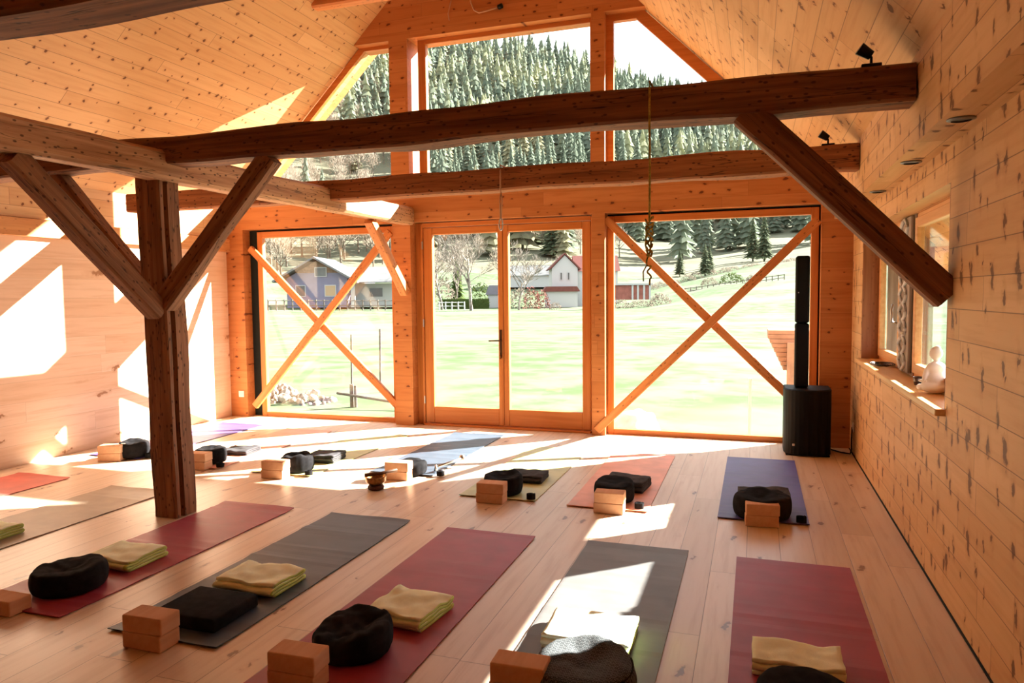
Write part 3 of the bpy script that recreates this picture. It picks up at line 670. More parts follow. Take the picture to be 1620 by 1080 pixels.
yoga_mat(-0.083, 0.505, 2.38, 4.215, m_burgundy, 'burgundy yoga mat nearest the right wall in the front row', seed=1, curl=0.0)
yoga_mat(-0.945, -0.350, 2.38, 4.22, m_grey_mat, 'dark grey yoga mat of the front row, half in sunlight, second from the right wall', seed=2)
yoga_mat(-1.870, -1.277, 2.15, 4.20, m_burgundy, 'burgundy yoga mat between the two dark grey mats of the front row', seed=3)
yoga_mat(-2.775, -2.170, 2.43, 4.265, m_slate, 'dark grey yoga mat under the square black cushion', seed=4, wave=0.007)
yoga_mat(-3.690, -3.095, 2.45, 4.285, m_burgundy, 'burgundy yoga mat at the foot of the timber post', seed=5, wave=0.008)
yoga_mat(-4.900, -4.310, 2.55, 4.39, m_taupe, 'taupe yoga mat left of the timber post', seed=6)
yoga_mat(-6.060, -5.465, 2.65, 4.49, m_red, 'red yoga mat beside the left wall in the front row', seed=7)
yoga_mat(-0.223, 0.350, 4.93, 6.81, m_purple, 'purple yoga mat in front of the loudspeaker', seed=8)
yoga_mat(-1.258, -0.686, 4.91, 6.72, m_orange, 'salmon orange yoga mat left of the purple mat by the loudspeaker', seed=9)
yoga_mat(-2.100, -1.505, 4.94, 6.76, m_olive, 'olive yoga mat in front of the right door leaf', seed=10)
yoga_mat(-3.120, -2.540, 5.40, 7.24, m_slate, 'grey yoga mat lying in front of the glass doors', seed=11, wave=0.010)
yoga_mat(-4.115, -3.520, 5.10, 6.94, m_olive, 'olive yoga mat in front of the gable post with the short brace', seed=12)
yoga_mat(-5.080, -4.485, 5.10, 6.94, m_orange, 'salmon orange yoga mat in front of the left window', seed=13)
yoga_mat(-6.090, -5.490, 5.22, 7.06, m_purple, 'purple yoga mat beside the sunlit left wall', seed=14)

bm = bmesh.new(); add_box(bm, -0.103, 0.103, -0.057, 0.057, 0, 0.073, 0.006, 2)
blk_me = bpy.data.meshes.new('yoga_block'); bmesh.ops.recalc_face_normals(bm, faces=bm.faces); bm.to_mesh(blk_me); bm.free(); blk_me.materials.append(m_block)
def block(x, y, z, rz, label):
    o = bpy.data.objects.new('yoga_block', blk_me); COL.objects.link(o); o.location = (x, y, z); o.rotation_euler = (0, 0, rz)
    return tag(o, label, 'yoga block', 'cork yoga blocks beside the mats')
def stack(x, y, rz, where, n=2, z0=0.001, dx=0.004):
    for k in range(n):
        block(x + dx * k, y, z0 + 0.0738 * k, rz + 0.03 * k, ('%s cork block %s' % ('upper' if k else 'lower', where)) if n > 1 else 'single cork block ' + where)
stack(0.055, 4.875, 0.06, 'in front of the purple mat by the loudspeaker')
stack(-0.94, 4.865, 0.02, 'at the near end of the orange mat beside the purple mat')
stack(-1.81, 4.865, 0.02, 'at the near end of the olive mat facing the right door leaf')
stack(-2.78, 5.27, 0.05, 'behind the singing bowl')
stack(-3.80, 5.02, 0.04, 'at the near end of the olive mat by the gable post')
stack(-4.66, 5.085, 0.10, 'just right of the timber post foot')
stack(-5.70, 5.125, 0.35, 'at the near end of the purple mat by the left wall')
stack(-2.475, 2.385, 0.0, 'before the square black cushion')
stack(-3.435, 2.445, 0.0, 'at the left picture edge beside the round cushion', n=1)
stack(-1.665, 2.30, 0.0, 'nearest the viewer at the near end of the burgundy mat')
stack(-0.82, 2.48, 0.0, 'cut off by the bottom edge before the patterned cushion')

def zafu_mesh(seed, R=0.18, H=0.15, dent=0.02, tilt=0.0, squash=1.0, patt=False):
    bm = bmesh.new(); N, prof = 64, []
    for k in range(7): prof.append((R * (0.02 + 0.80 * k / 6), 0.004))
    for k in range(1, 13):
        a = -math.pi / 2 + math.pi * k / 13
        prof.append((R * (0.86 + 0.14 * math.cos(a) ** 0.7 if math.cos(a) > 0 else 0.86), H * 0.5 + H * 0.46 * math.sin(a)))
    for k in range(9): prof.append((R * (0.84 - 0.82 * k / 8), H * (0.97 + 0.02 * k / 8)))
    rings = []
    for i, (r, z) in enumerate(prof):
        ring = []
        for k in range(N):
            a = k * math.tau / N
            pleat = 0.0
            if 7 <= i <= 19: pleat = 0.012 * math.sin(a * 16 + noise.noise(Vector((math.cos(a) * 2, math.sin(a) * 2, seed))) * 3) * R * math.sin((i - 6) / 14 * math.pi)
            x, y = (r + pleat) * math.cos(a), (r + pleat) * math.sin(a) * squash
            zz = z
            if z > H * 0.4:
                q = Vector((x * 7 + seed * 3.7, y * 7, seed)); zz += (noise.noise(q) * dent + 0.4 * dent * noise.noise(q * 3.1)) * min(1, (z - H * 0.4) / (H * 0.4))
                rr = math.hypot(x, y) / R
                zz -= dent * 1.0 * max(0, 1 - (rr / 0.62) ** 2) * (1.0)
                zz += tilt * y / R
            zz = max(zz, 0.003)
            wob = 1 + 0.05 * noise.noise(Vector((math.cos(a) * 1.3, math.sin(a) * 1.3, seed * 2.1 + z * 4)))
            ring.append(bm.verts.new((x * wob, y * wob, zz)))
        rings.append(ring)
    for i in range(len(rings) - 1):
        for k in range(N): bm.faces.new((rings[i][k], rings[i][(k + 1) % N], rings[i + 1][(k + 1) % N], rings[i + 1][k]))
    bm.faces.new(rings[0][::-1]); bm.faces.new(rings[-1])
    return bm
def zafu(x, y, label, seed, R=0.18, H=0.15, dent=0.02, tilt=0.0, squash=1.0, mat=None, z=0.009):
    o = obj('meditation_cushion', zafu_mesh(seed, R, H, dent, tilt, squash), mat or m_black, smooth=True)
    o.location = (x, y, z); bm = bmesh.new()
    add_tube(bm, [(R * 0.93 * math.cos(a), R * 0.93 * squash * math.sin(a), H * 0.86 + tilt * math.sin(a)) for a in [math.radians(k) for k in range(-35, 30, 6)]], 0.004, 6)
    tag(obj('carry_handle', bm, m_black, o, True), 'thin black strap handle')
    return tag(o, label, 'cushion', 'round meditation cushions on the mats')
zafu(0.062, 5.04, 'round black cushion on the purple mat in front of the loudspeaker', 1, 0.185, 0.155)
zafu(-0.96, 5.134, 'round black cushion behind the blocks on the orange mat nearest the right window', 2, 0.146, 0.145, 0.012, 0.02)
zafu(-1.8, 5.092, 'round black cushion on the olive mat facing the right door leaf', 3, 0.152, 0.145)
zafu(-2.76, 5.44, 'round grey lit cushion on the grey mat before the glass doors', 4, 0.145, 0.105, 0.02)
zafu(-3.745, 5.243, 'round black dented cushion on the olive mat by the gable post', 5, 0.142, 0.147, 0.035)
zafu(-4.709, 5.295, 'round black cushion just right of the timber post', 6, 0.141, 0.139)
zafu(-5.609, 5.294, 'round black cushion on the purple mat by the left wall', 7, 0.139, 0.149)
zafu(-1.596, 2.594, 'round black dented cushion in the centre foreground on the burgundy mat', 8, 0.167, 0.125, 0.035, 0.012)
zafu(-3.37, 2.737, 'round black cushion on the burgundy mat at the left foreground', 9, 0.178, 0.121, 0.022)
zafu(-0.596, 2.578, 'round cushion with woven grey pattern, half sunlit, on the grey mat', 10, 0.196, 0.128, 0.02, 0.01, mat=m_pattern)
zafu(0.18, 2.62, 'round black cushion cut off by the bottom edge on the right burgundy mat', 11, 0.165, 0.13, 0.01)

# square cushion
sq = empty('square_cushion', (-2.445, 2.686, 0.009)); tag(sq, 'square black foam cushion lying on the dark grey mat', 'cushion')
bm = bmesh.new(); add_box(bm, -0.176, 0.176, -0.155, 0.155, 0, 0.062, 0.012, 3); obj('cover', bm, m_black, sq, True)

def blanket_mesh(W, D, layers, th, seed, crumple=0.008, gapz=0.002):
    # one cloth folded back and forth; the layered fold shows on the +x side
    P = []; n = 14
    for l in range(layers):
        z = th / 2 + l * (th + gapz); sh = 0.006 * math.sin(l * 2.3 + seed)
        ys = [(-D / 2 + D * i / n) + sh for i in range(n + 1)]
        if l % 2: ys = ys[::-1]
        P += [(yy, z) for yy in ys]
        if l < layers - 1:
            s = 1 if l % 2 == 0 else -1; r = (th + gapz) / 2; cy = ys[-1]
            for a in (0.25, 0.5, 0.75):
                P.append((cy + s * math.sin(a * math.pi) * r * 1.6, z + r - math.cos(a * math.pi) * r))
    nx = 16; bm = bmesh.new(); A, B = [], []
    H = layers * (th + gapz)
    for i, (yy, zz) in enumerate(P):
        y0, z0 = P[max(i - 1, 0)]; y1, z1 = P[min(i + 1, len(P) - 1)]
        t = Vector((y1 - y0, z1 - z0)).normalized(); nn = Vector((-t.y, t.x)) * th / 2
        ra, rb = [], []
        for k in range(nx + 1):
            x = -W / 2 + W * k / nx
            jit = 0.004 * noise.noise(Vector((yy * 9, zz * 90, seed)))
            for s, arr in ((1, ra), (-1, rb)):
                px, py, pz = x + (jit if k in (0, nx) else 0), yy + nn.x * s, zz + nn.y * s
                f = pz / H
                pz += crumple * f * (noise.noise(Vector((px * 6 + seed * 3, py * 6, seed))) + 0.6 * noise.noise(Vector((px * 15, py * 15 + seed, 2.0))))
                py += 0.006 * noise.noise(Vector((px * 7, seed, zz * 20)))
                px += 0.006 * noise.noise(Vector((py * 7, seed + 5, zz * 20)))
                arr.append(bm.verts.new((px, py, max(pz, 0.001))))
        A.append(ra); B.append(rb)
    for i in range(len(P) - 1):
        for k in range(nx):
            bm.faces.new((A[i][k], A[i + 1][k], A[i + 1][k + 1], A[i][k + 1])); bm.faces.new((B[i][k], B[i][k + 1], B[i + 1][k + 1], B[i + 1][k]))
        bm.faces.new((A[i][0], B[i][0], B[i + 1][0], A[i + 1][0])); bm.faces.new((A[i][nx], A[i + 1][nx], B[i + 1][nx], B[i][nx]))
    for i in (0, len(P) - 1):
        for k in range(nx): bm.faces.new((A[i][k], A[i][k + 1], B[i][k + 1], B[i][k]))
    return bm
def blanket(x, y, W, D, mat, label, seed, layers=4, th=0.014, rz=0.0, z=0.009, crumple=0.014, edge=None):
    o = obj('folded_blanket', blanket_mesh(W, D, layers, th, seed, crumple), mat, smooth=True)
    o.location = (x, y, z); o.rotation_euler = (0, 0, rz)
    if edge:
        o.data.materials.append(edge)
        for p in o.data.polygons:
            if p.center.x > W / 2 - 0.008: p.material_index = 1
    return tag(o, label, 'blanket', 'folded blankets on the mats')
ge = m_green_edge
blanket(-3.394, 3.11, 0.32, 0.26, m_green_blanket, 'lime folded blanket behind the round cushion on the burgundy mat by the post', 1, edge=ge)
blanket(-2.434, 3.062, 0.355, 0.25, m_green_blanket, 'lime folded blanket behind the square black cushion', 2, edge=ge, crumple=0.018)
blanket(-1.525, 2.971, 0.3, 0.27, m_green_blanket, 'lime crumpled folded blanket behind the round cushion in the centre foreground', 3, edge=ge, crumple=0.022, layers=4, rz=-0.12)
blanket(-0.66, 2.99, 0.37, 0.26, m_green_blanket, 'folded lime blanket bleached by sun behind the patterned cushion', 4, edge=ge, crumple=0.006)
blanket(0.173, 3.0, 0.337, 0.2, m_green_blanket, 'lime folded blanket on the burgundy mat nearest the right wall', 5, edge=ge, th=0.013)
blanket(-4.637, 3.19, 0.354, 0.24, m_green_blanket, 'lime folded blanket cut by the left picture edge on the taupe mat', 6, edge=ge, th=0.013)
gb = m_grey_blanket
blanket(0.07, 5.25, 0.34, 0.24, gb, 'grey folded blanket behind the cushion on the purple mat by the loudspeaker', 7, layers=5, th=0.022, rz=0.02)
blanket(-0.926, 5.5, 0.31, 0.27, gb, 'grey folded blanket on the orange mat nearest the right window', 8, layers=5, th=0.014, rz=-0.1)
blanket(-1.744, 5.52, 0.3, 0.23, gb, 'grey folded blanket on the olive mat facing the right door leaf', 9, layers=4, th=0.012, rz=0.05)
blanket(-3.734, 5.67, 0.27, 0.24, gb, 'grey folded blanket on the olive mat by the gable post', 10, layers=4, th=0.015, rz=0.1)
blanket(-4.73, 5.728, 0.277, 0.24, gb, 'grey folded blanket on the orange mat before the left window', 11, layers=3, th=0.013, rz=0.1)
blanket(-5.50, 5.50, 0.24, 0.24, gb, 'grey folded blanket partly hidden behind the timber post', 12, layers=4, th=0.014)

def strap(x, y, label, z=0.009, r=0.035, w=0.038, rz=0.5):
    bm = bmesh.new(); pts = []
    for k in range(70):
        a = k * 0.28; rr = 0.006 + (r - 0.006) * k / 69; pts.append((rr * math.cos(a), rr * math.sin(a)))
    prev = None
    for k, (px, py) in enumerate(pts):
        l = math.hypot(px, py); nx_, ny_ = px / l * 0.0012, py / l * 0.0012
        v = [bm.verts.new((px + nx_, py + ny_, 0)), bm.verts.new((px + nx_, py + ny_, w)), bm.verts.new((px - nx_, py - ny_, w)), bm.verts.new((px - nx_, py - ny_, 0))]
        if prev:
            for q in range(4): bm.faces.new((prev[q], v[q], v[(q + 1) % 4], prev[(q + 1) % 4]))
        else: bm.faces.new(v)
        prev = v
    bm.faces.new(prev[::-1])
    add_tube(bm, [(pts[-1][0], pts[-1][1] + 0.012 * math.cos(a), w / 2 + 0.012 * math.sin(a)) for a in [k * math.tau / 10 for k in range(11)]], 0.002, 5)
    o = obj('yoga_strap', bm, m_black); o.location = (x, y, z); o.rotation_euler = (0, 0, rz)
    return tag(o, label, 'strap', 'rolled yoga straps at the mat ends')
strap(0.30, 4.975, 'rolled black strap on the near right corner of the purple mat by the loudspeaker')
strap(-0.755, 4.985, 'rolled black strap beside the blocks on the orange mat nearest the right window')
strap(-1.55, 4.99, 'rolled black strap on the olive mat facing the right door leaf')
strap(-3.56, 5.14, 'rolled black strap on the olive mat by the gable post')
strap(-4.50, 5.17, 'rolled black strap on the orange mat just right of the timber post')
strap(-5.44, 5.30, 'rolled black strap left of the timber post on the purple mat')
strap(-2.48, 5.44, 'rolled black strap on the near end of the grey mat by the doors')

# chime mallet with cord on the grey mat, singing bowl on its pad
bm = bmesh.new(); add_tube(bm, [(-2.55, 5.55, 0.055), (-2.46, 5.72, 0.075), (-2.43, 5.79, 0.08)], [0.010, 0.010, 0.014], 8); add_lathe(bm, [(0.0, 0), (0.022, 0.004), (0.03, 0.03), (0.02, 0.05), (0.0, 0.056)], 14, (-2.43, 5.80, 0.055))
add_tube(bm, [(-2.56, 5.53, 0.02), (-2.56, 5.53, 0.075)], [0.02, 0.006], 10)
tag(obj('hand_bell', bm, m_steel, smooth=True), 'small steel hand bell lying on the grey mat by the doors', 'bell')
bw = empty('singing_bowl', (-2.80, 4.93, 0.0)); tag(bw, 'brown brass singing bowl standing on a small cushion before the grey mat', 'bowl')
bm = bmesh.new(); add_lathe(bm, [(0.03, 0), (0.06, 0.004), (0.066, 0.02), (0.055, 0.036), (0.0, 0.034)], 28); obj('cushion_ring', bm, plain('brown_brocade', (0.10, 0.035, 0.02), 0.8, var=0.4, scale=80), bw, True)
bm = bmesh.new(); add_lathe(bm, [(0.02, 0.036), (0.055, 0.042), (0.078, 0.065), (0.085, 0.10), (0.088, 0.108), (0.082, 0.108), (0.079, 0.10), (0.070, 0.065), (0.045, 0.05), (0.0, 0.045)], 32); obj('bowl', bm, m_brass, bw, True)
bm = bmesh.new(); add_tube(bm, [(-2.88, 4.90, 0.112), (-2.79, 4.97, 0.116), (-2.68, 5.06, 0.13)], [0.016, 0.012, 0.015], 10)
tag(obj('mallet', bm, plain('brown_mallet', (0.16, 0.07, 0.03), 0.5), smooth=True), 'wooden mallet resting across the rim of the singing bowl', 'mallet')

# ------------------------------------------------------------------ outdoors: terrain
ringD = [8, 20, 60, 110, 130, 200, 300, 620, 900]
def interp(tab, x):
    if x <= tab[0][0]: return tab[0][1]
    for (a, va), (b, vb) in zip(tab, tab[1:]):
        if x <= b: return va + (vb - va) * (x - a) / (b - a)
    return tab[-1][1]
T110 = [(430, 489), (700, 489), (930, 487), (1060, 476), (1110, 455), (1300, 442), (1700, 430)]
T130 = [(430, 478), (700, 482), (930, 482), (1060, 468), (1110, 450), (1300, 436), (1700, 420)]
T200 = [(430, 420), (700, 415), (930, 420), (1060, 428), (1300, 405), (1700, 380)]
T300 = [(430, 330), (700, 345), (930, 365), (1060, 378), (1300, 372), (1700, 340)]
T620 = [(300, 40), (700, 92), (830, 100), (930, 125), (1040, 165), (1240, 205), (1700, 260)]
def hor(px): return 464 + (1195 - px) * 0.0095
def ground_z(px, D):
    def zz(tab, DD): return 1.5 + (hor(px) - interp(tab, px)) / FPX * DD * math.cos(math.atan((px - 810) / FPX))
    keys = [(0, -0.35), (60, -0.35), (110, zz(T110, 110)), (130, zz(T130, 130)), (200, zz(T200, 200)), (300, zz(T300, 300)), (620, zz(T620, 620)), (900, zz(T620, 620) + 5)]
    # gentler rise on the right where the meadow climbs
    return interp(keys, D)
def gp(px, D, dz=0.0):
    d = ray(px, 500); h = math.hypot(d.x, d.y); return Vector((d.x / h * D, d.y / h * D, ground_z(px, D) + dz))
def pxs(x, y):
    v = (x, y, 0); cx = sum(RW[i][0] * v[i] for i in range(3)); cz = sum(RW[i][2] * v[i] for i in range(3)); return 810 + FPX * cx / max(cz, 0.01)
bm = bmesh.new(); cols = list(range(-900, 5200, 60)); rows = [9.5, 20, 40, 60, 75, 90, 100, 110, 120, 130, 150, 175, 200, 225, 250, 275, 300, 340, 380, 430, 500, 560, 620, 700, 900]
grid = []
for D in rows:
    grid.append([bm.verts.new(gp(px, D, (1.5 * noise.noise(Vector((px * 0.01, D * 0.02, 0))) * (D - 100) / 100 if D > 110 else 0))) for px in cols])
for j in range(len(rows) - 1):
    for i in range(len(cols) - 1): bm.faces.new((grid[j][i], grid[j][i + 1], grid[j + 1][i + 1], grid[j + 1][i]))
me = bpy.data.meshes.new('ground'); bm.to_mesh(me); bm.free()
gr_o = link('ground', me, m_meadow); me.materials.append(m_forest_floor)
for p in me.polygons:
    p.use_smooth = True
    if math.hypot(p.center.x, p.center.y) > 185: p.material_index = 1
struct(gr_o)
bm = bmesh.new(); bmesh.ops.create_grid(bm, x_segments=1, y_segments=1, size=30, matrix=Matrix.Translation((0, 0, -0.36)))
struct(obj('ground', bm, m_meadow, recalc=False))

# ------------------------------------------------------------------ trees
def conifer_mesh(name, mat, layers, seed, w=0.20, pts=12, tr=True):
    r = random.Random(seed); bm = bmesh.new()
    if tr: add_tube(bm, [(0, 0, 0), (0, 0, 0.9)], [0.018, 0.004], 5)
    for l in range(layers):
        t = l / layers; z0 = 0.08 + 0.90 * t; z1 = min(1.0, z0 + 1.9 / layers * (1 - t * 0.35)); R = w * (1 - t) ** 0.85 + 0.008
        top = bm.verts.new((0, 0, z1)); ph = r.random() * 6
        ring = []
        for k in range(pts):
            a = ph + k * math.tau / pts; rr = R * ((1.0 if k % 2 else 0.62) + r.uniform(-0.18, 0.18))
            ring.append(bm.verts.new((rr * math.cos(a), rr * math.sin(a), z0 - (0.02 if k % 2 else -0.012) + r.uniform(-0.01, 0.01))))
        for k in range(pts): bm.faces.new((ring[k], ring[(k + 1) % pts], top))
    me = bpy.data.meshes.new(name); bm.to_mesh(me); bm.free(); me.materials.append(mat); return me
cons = [conifer_mesh('conifer', m_needle, 12, 1, 0.19), conifer_mesh('conifer', m_needle, 11, 2, 0.23), conifer_mesh('conifer', m_needle, 13, 3, 0.17), conifer_mesh('conifer', m_larch, 11, 4, 0.24)]
rt = random.Random(21); spots = []
D = 215.0
while D < 640:
    step = 5.2 + D * 0.004
    px = 380.0
    while px < 1330:
        spacing = step / D * FPX * rt.uniform(0.75, 1.3)
        dd = D + rt.uniform(-4, 4)
        clear = (px > 900 and dd < 300 and noise.noise(Vector((px * 0.012, dd * 0.03, 5))) < 0.25) or (700 < px < 900 and dd < 245 and rt.random() < 0.8)
        if px > 640 or dd > 380 or rt.random() < 0.15:
            if not clear and rt.random() < 0.93: spots.append((dd, px))
        px += spacing
    D += 7 + D * 0.010
spots.sort()
_k, _cells = [], {}
for dd, px in spots:
    q = gp(px, dd); c = (int(q.x // 6), int(q.y // 6))
    if all((q.x - x) ** 2 + (q.y - y) ** 2 > 27 for i in (-1, 0, 1) for j in (-1, 0, 1) for x, y in _cells.get((c[0] + i, c[1] + j), ())):
        _cells.setdefault(c, []).append((q.x, q.y)); _k.append((dd, px))
spots = _k
far_bm = bmesh.new(); cnt = 0
tm = [conifer_mesh('far_conifer', m_needle, 7, 31 + k, 0.20 + 0.03 * k, 7, False) for k in range(3)]
tv = [([v.co.copy() for v in m.vertices], [tuple(p.vertices) for p in m.polygons]) for m in tm]
fverts, ffaces = [], []
for dd, px in spots:
    h = rt.uniform(15, 27); q = gp(px, dd, -0.6)
    if cnt < 300:
        kind = 3 if rt.random() < 0.22 and px < 980 else rt.randrange(3)
        o = bpy.data.objects.new('conifer', cons[kind]); COL.objects.link(o); o.location = q; o.scale = (h, h, h); o.rotation_euler = (0, 0, rt.random() * 6)
        tag(o, 'yellowish larch on the forested hillside beyond the meadow' if kind == 3 else 'green spruce on the forested hillside beyond the meadow', 'tree', 'larches on the hillside' if kind == 3 else 'spruces on the hillside')
        cnt += 1
    else:
        vs, fs = tv[rt.randrange(3)]; a = rt.random() * 6; b0 = len(fverts); ca, sa = math.cos(a) * h, math.sin(a) * h
        for v in vs: fverts.append((q.x + v.x * ca - v.y * sa, q.y + v.x * sa + v.y * ca, q.z + v.z * h))
        for f in fs: ffaces.append(tuple(i + b0 for i in f))
me = bpy.data.meshes.new('distant_forest'); me.from_pydata(fverts, [], ffaces)
tag(link('distant_forest', me, m_needle), 'dense conifer forest covering the mountain slope', 'forest', kind='stuff')
print('conifers', len(spots))

def bare_tree(name, seed, h, levels, label, loc, mat=m_bark, spread=0.55, trunk=0.02, group=None):
    r = random.Random(seed); bm = bmesh.new()
    def grow(p, d, L, rad, lv):
        pts = [p]; q = p.copy(); dd = d.copy()
        for k in range(3):
            dd = (dd + Vector((r.uniform(-1, 1), r.uniform(-1, 1), r.uniform(-0.3, 0.6))) * 0.16).normalized(); q = q + dd * L / 3; pts.append(q.copy())
        rad = max(rad, 0.018); add_tube(bm, pts, [rad, rad * 0.85, rad * 0.7, rad * 0.5], 3 if lv else 6, cap=False)
        if lv >= levels: return
        nb = 5 if lv == 0 else 4
        for k in range(nb):
            t = 0.35 + 0.65 * (k + 1) / nb; base = pts[0].lerp(pts[-1], t)
            ax = Vector((r.uniform(-1, 1), r.uniform(-1, 1), r.uniform(-0.2, 0.5))).normalized()
            grow(base, (dd + ax * spread * (1.5 if lv == 0 else 1.3)).normalized(), L * r.uniform(0.55, 0.75), rad * 0.5, lv + 1)
    grow(Vector((0, 0, 0)), Vector((0, 0, 1)), h * 0.45, h * trunk, 0)
    o = obj(name, bm, mat, recalc=False); o.location = loc
    return tag(o, label, 'tree', group)
bare_tree('bare_tree', 3, 12.5, 5, 'large bare pale tree standing before the hedge, seen through the left door leaf', gp(746, 98, -0.2))
bare_tree('bare_tree', 4, 10, 5, 'bare bush-like tree at the left edge of the left door leaf', gp(700, 108, -0.2), spread=0.7)
bare_tree('bare_tree', 5, 9, 5, 'bare tree at the left edge of the right door leaf', gp(821, 100, -0.2), spread=0.6)
bare_tree('bare_tree', 6, 9, 4, 'bare tree at the left door frame behind the big bare tree', gp(722, 122, -0.2))
def twig_mesh(seed, n=520):
    r = random.Random(seed); bm = bmesh.new()
    add_tube(bm, [(0, 0, 0), (0.01, 0, 0.35), (0, 0.01, 0.8)], [0.022, 0.016, 0.004], 5)
    for k in range(9):
        a = r.random() * 6.28; z = r.uniform(0.25, 0.6); add_tube(bm, [(0, 0, z), (0.16 * math.cos(a), 0.16 * math.sin(a), z + 0.16), (0.24 * math.cos(a), 0.24 * math.sin(a), z + 0.34)], [0.009, 0.006, 0.002], 3)
    for k in range(n):
        a = r.random() * math.tau; el = r.uniform(-0.6, 1.5); rr = r.uniform(0.35, 1.0)
        c = Vector((0.30 * rr * math.cos(a) * math.cos(el), 0.30 * rr * math.sin(a) * math.cos(el), 0.60 + 0.38 * rr * math.sin(el)))
        d = (c - Vector((0, 0, 0.35))).normalized(); e = d.cross(Vector((r.uniform(-1, 1), r.uniform(-1, 1), r.uniform(-1, 1)))).normalized() * 0.007
        bm.faces.new([bm.verts.new(c - e), bm.verts.new(c + e), bm.verts.new(c + d * r.uniform(0.06, 0.11))])
    me = bpy.data.meshes.new('leafless_tree'); bm.to_mesh(me); bm.free(); me.materials.append(m_twig); return me
tws = [twig_mesh(k + 70) for k in range(3)]
rb = random.Random(9); _tw = []
for k in range(250):
    if k < 225: px, D_ = rb.uniform(395, 650), rb.uniform(165, 480) ** 1.0
    else: px, D_ = rb.uniform(690, 1000), rb.uniform(150, 260)
    if D_ < 190 and 450 < px < 640: D_ += 40
    h = rb.uniform(10, 17) if k < 225 else rb.uniform(7, 11)
    q_ = gp(px, D_)
    if any((q_.x - x) ** 2 + (q_.y - y) ** 2 < 18 for x, y in _tw): continue
    _tw.append((q_.x, q_.y))
    o = bpy.data.objects.new('leafless_tree', tws[k % 3]); COL.objects.link(o); o.location = gp(px, D_, -0.4); o.scale = (h, h, h); o.rotation_euler = (0, 0, rb.random() * 6)
    tag(o, 'leafless brownish tree on the slope behind the lilac house' if k < 225 else 'leafless brownish tree on the slope above the white houses', 'tree', 'leafless trees behind the lilac house' if k < 225 else 'leafless trees above the white houses')
def fir(px, D_, h, label, w=0.24, seed=9, mat=None):
    me = conifer_mesh('spruce', mat or m_needle_near, 14, seed, w, 16)
    o = bpy.data.objects.new('spruce', me); COL.objects.link(o); o.location = gp(px, D_, -0.2); o.scale = (h, h, h); return tag(o, label, 'tree')
fir(876, 215, 15, 'dark conical spruce above the church-like house', 0.34, 50)
fir(840, 240, 13, 'dark spruce on the slope left of the conical spruce', 0.36, 51)
fir(724, 128, 9, 'green thuja behind the big bare tree', 0.2, 52, m_hedge)
fir(1075, 175, 6.5, 'smaller lone spruce on the pale slope in the right window', 0.26, 53)
fir(1115, 160, 7, 'taller lone spruce on the pale slope in the right window', 0.26, 54)
fir(1122, 165, 6.5, 'spruce right behind the taller lone spruce', 0.24, 55)
fir(1208, 200, 13, 'spruce at the edge of the forest in the right window', 0.22, 56)
fir(1190, 205, 12, 'spruce left of the forest edge spruce in the right window', 0.22, 57)

def shrub(px, D_, rx_, h, mat, label, seed=1, cat='shrub', ry_=None, loc=None, rz=0.0, group=None):
    r = random.Random(seed); bm = bmesh.new(); n = 500
    for k in range(n):
        u = r.random(); a = r.random() * math.tau; el = math.asin(r.random()); rr = r.uniform(0.75, 1.05)
        c = Vector((rx_ * rr * math.cos(a) * math.cos(el), (ry_ or rx_) * rr * math.sin(a) * math.cos(el), h * rr * math.sin(el)))
        s = 0.09 * min(rx_, h) + 0.03 * max(rx_, h) * r.random()
        v = [bm.verts.new(c + Vector((r.uniform(-1, 1), r.uniform(-1, 1), r.uniform(-1, 1))) * s) for _ in range(3)]
        bm.faces.new(v)
    o = obj('shrub', bm, mat, recalc=False); o.location = loc or gp(px, D_, -0.1); o.rotation_euler = (0, 0, rz); return tag(o, label, cat, group)
def hedge_dir(px): d = ray(px, 500); return math.atan2(d.y, d.x) - math.pi / 2
def boxhedge(px0, px1, D_, h, mat, label):
    a, b2 = gp(px0, D_), gp(px1, D_); L = (b2 - a).length; r = random.Random(8); bm = bmesh.new()
    for k in range(1400):
        c = Vector((r.uniform(0, L), r.uniform(-0.6, 0.6), r.uniform(0, h))); s = 0.14
        bm.faces.new([bm.verts.new(c + Vector((r.uniform(-1, 1), r.uniform(-1, 1), r.uniform(-1, 1))) * s) for _ in range(3)])
    add_box(bm, 0.1, L - 0.1, -0.5, 0.5, 0, h * 0.95)
    o = obj('hedge', bm, mat, recalc=False); o.location = a + Vector((0, 0, -0.1)); o.rotation_euler = (0, 0, math.atan2(b2.y - a.y, b2.x - a.x)); return tag(o, label, 'hedge')
boxhedge(697, 775, 112, 1.7, m_hedge, 'trimmed green hedge behind the big bare tree')
shrub(700, 121, 2.4, 5.5, m_shrub, 'brown bush at the left end of the hedge', 61)
shrub(762, 124, 2.2, 4.0, m_hedge, 'green bush at the right end of the hedge', 62)
shrub(858, 108, 1.3, 2.8, m_redshrub, 'reddish bush left of the white annex with the red roof edge', 63)
shrub(842, 109, 1.4, 3.4, m_redshrub, 'pink brown bush behind the reddish bush', 64)
shrub(822, 113, 2.0, 3.0, m_shrub, 'brown bush beside the bare tree in the right door leaf', 65)
shrub(879, 101, 0.9, 1.1, m_shrub, 'small dark bush at the garden corner by the driveway', 66)
shrub(1157, 125, 2.0, 1.8, m_hedge, 'green bush at the meadow edge in the right window', 67)
shrub(1122, 128, 1.4, 1.3, m_shrub, 'brown bush left of the green bush at the meadow edge', 68)
shrub(1192, 128, 1.4, 1.2, m_shrub, 'brown bush right of the green bush at the meadow edge', 69)
shrub(1045, 90, 1.5, 1.6, m_shrub, 'grey brown heap of brushwood by the red shed', 70)
shrub(1014, 91, 1.5, 1.0, m_shrub, 'low brush below the red shed', 71)
shrub(983, 92, 1.1, 1.2, m_shrub, 'low brush left of the red shed', 72)
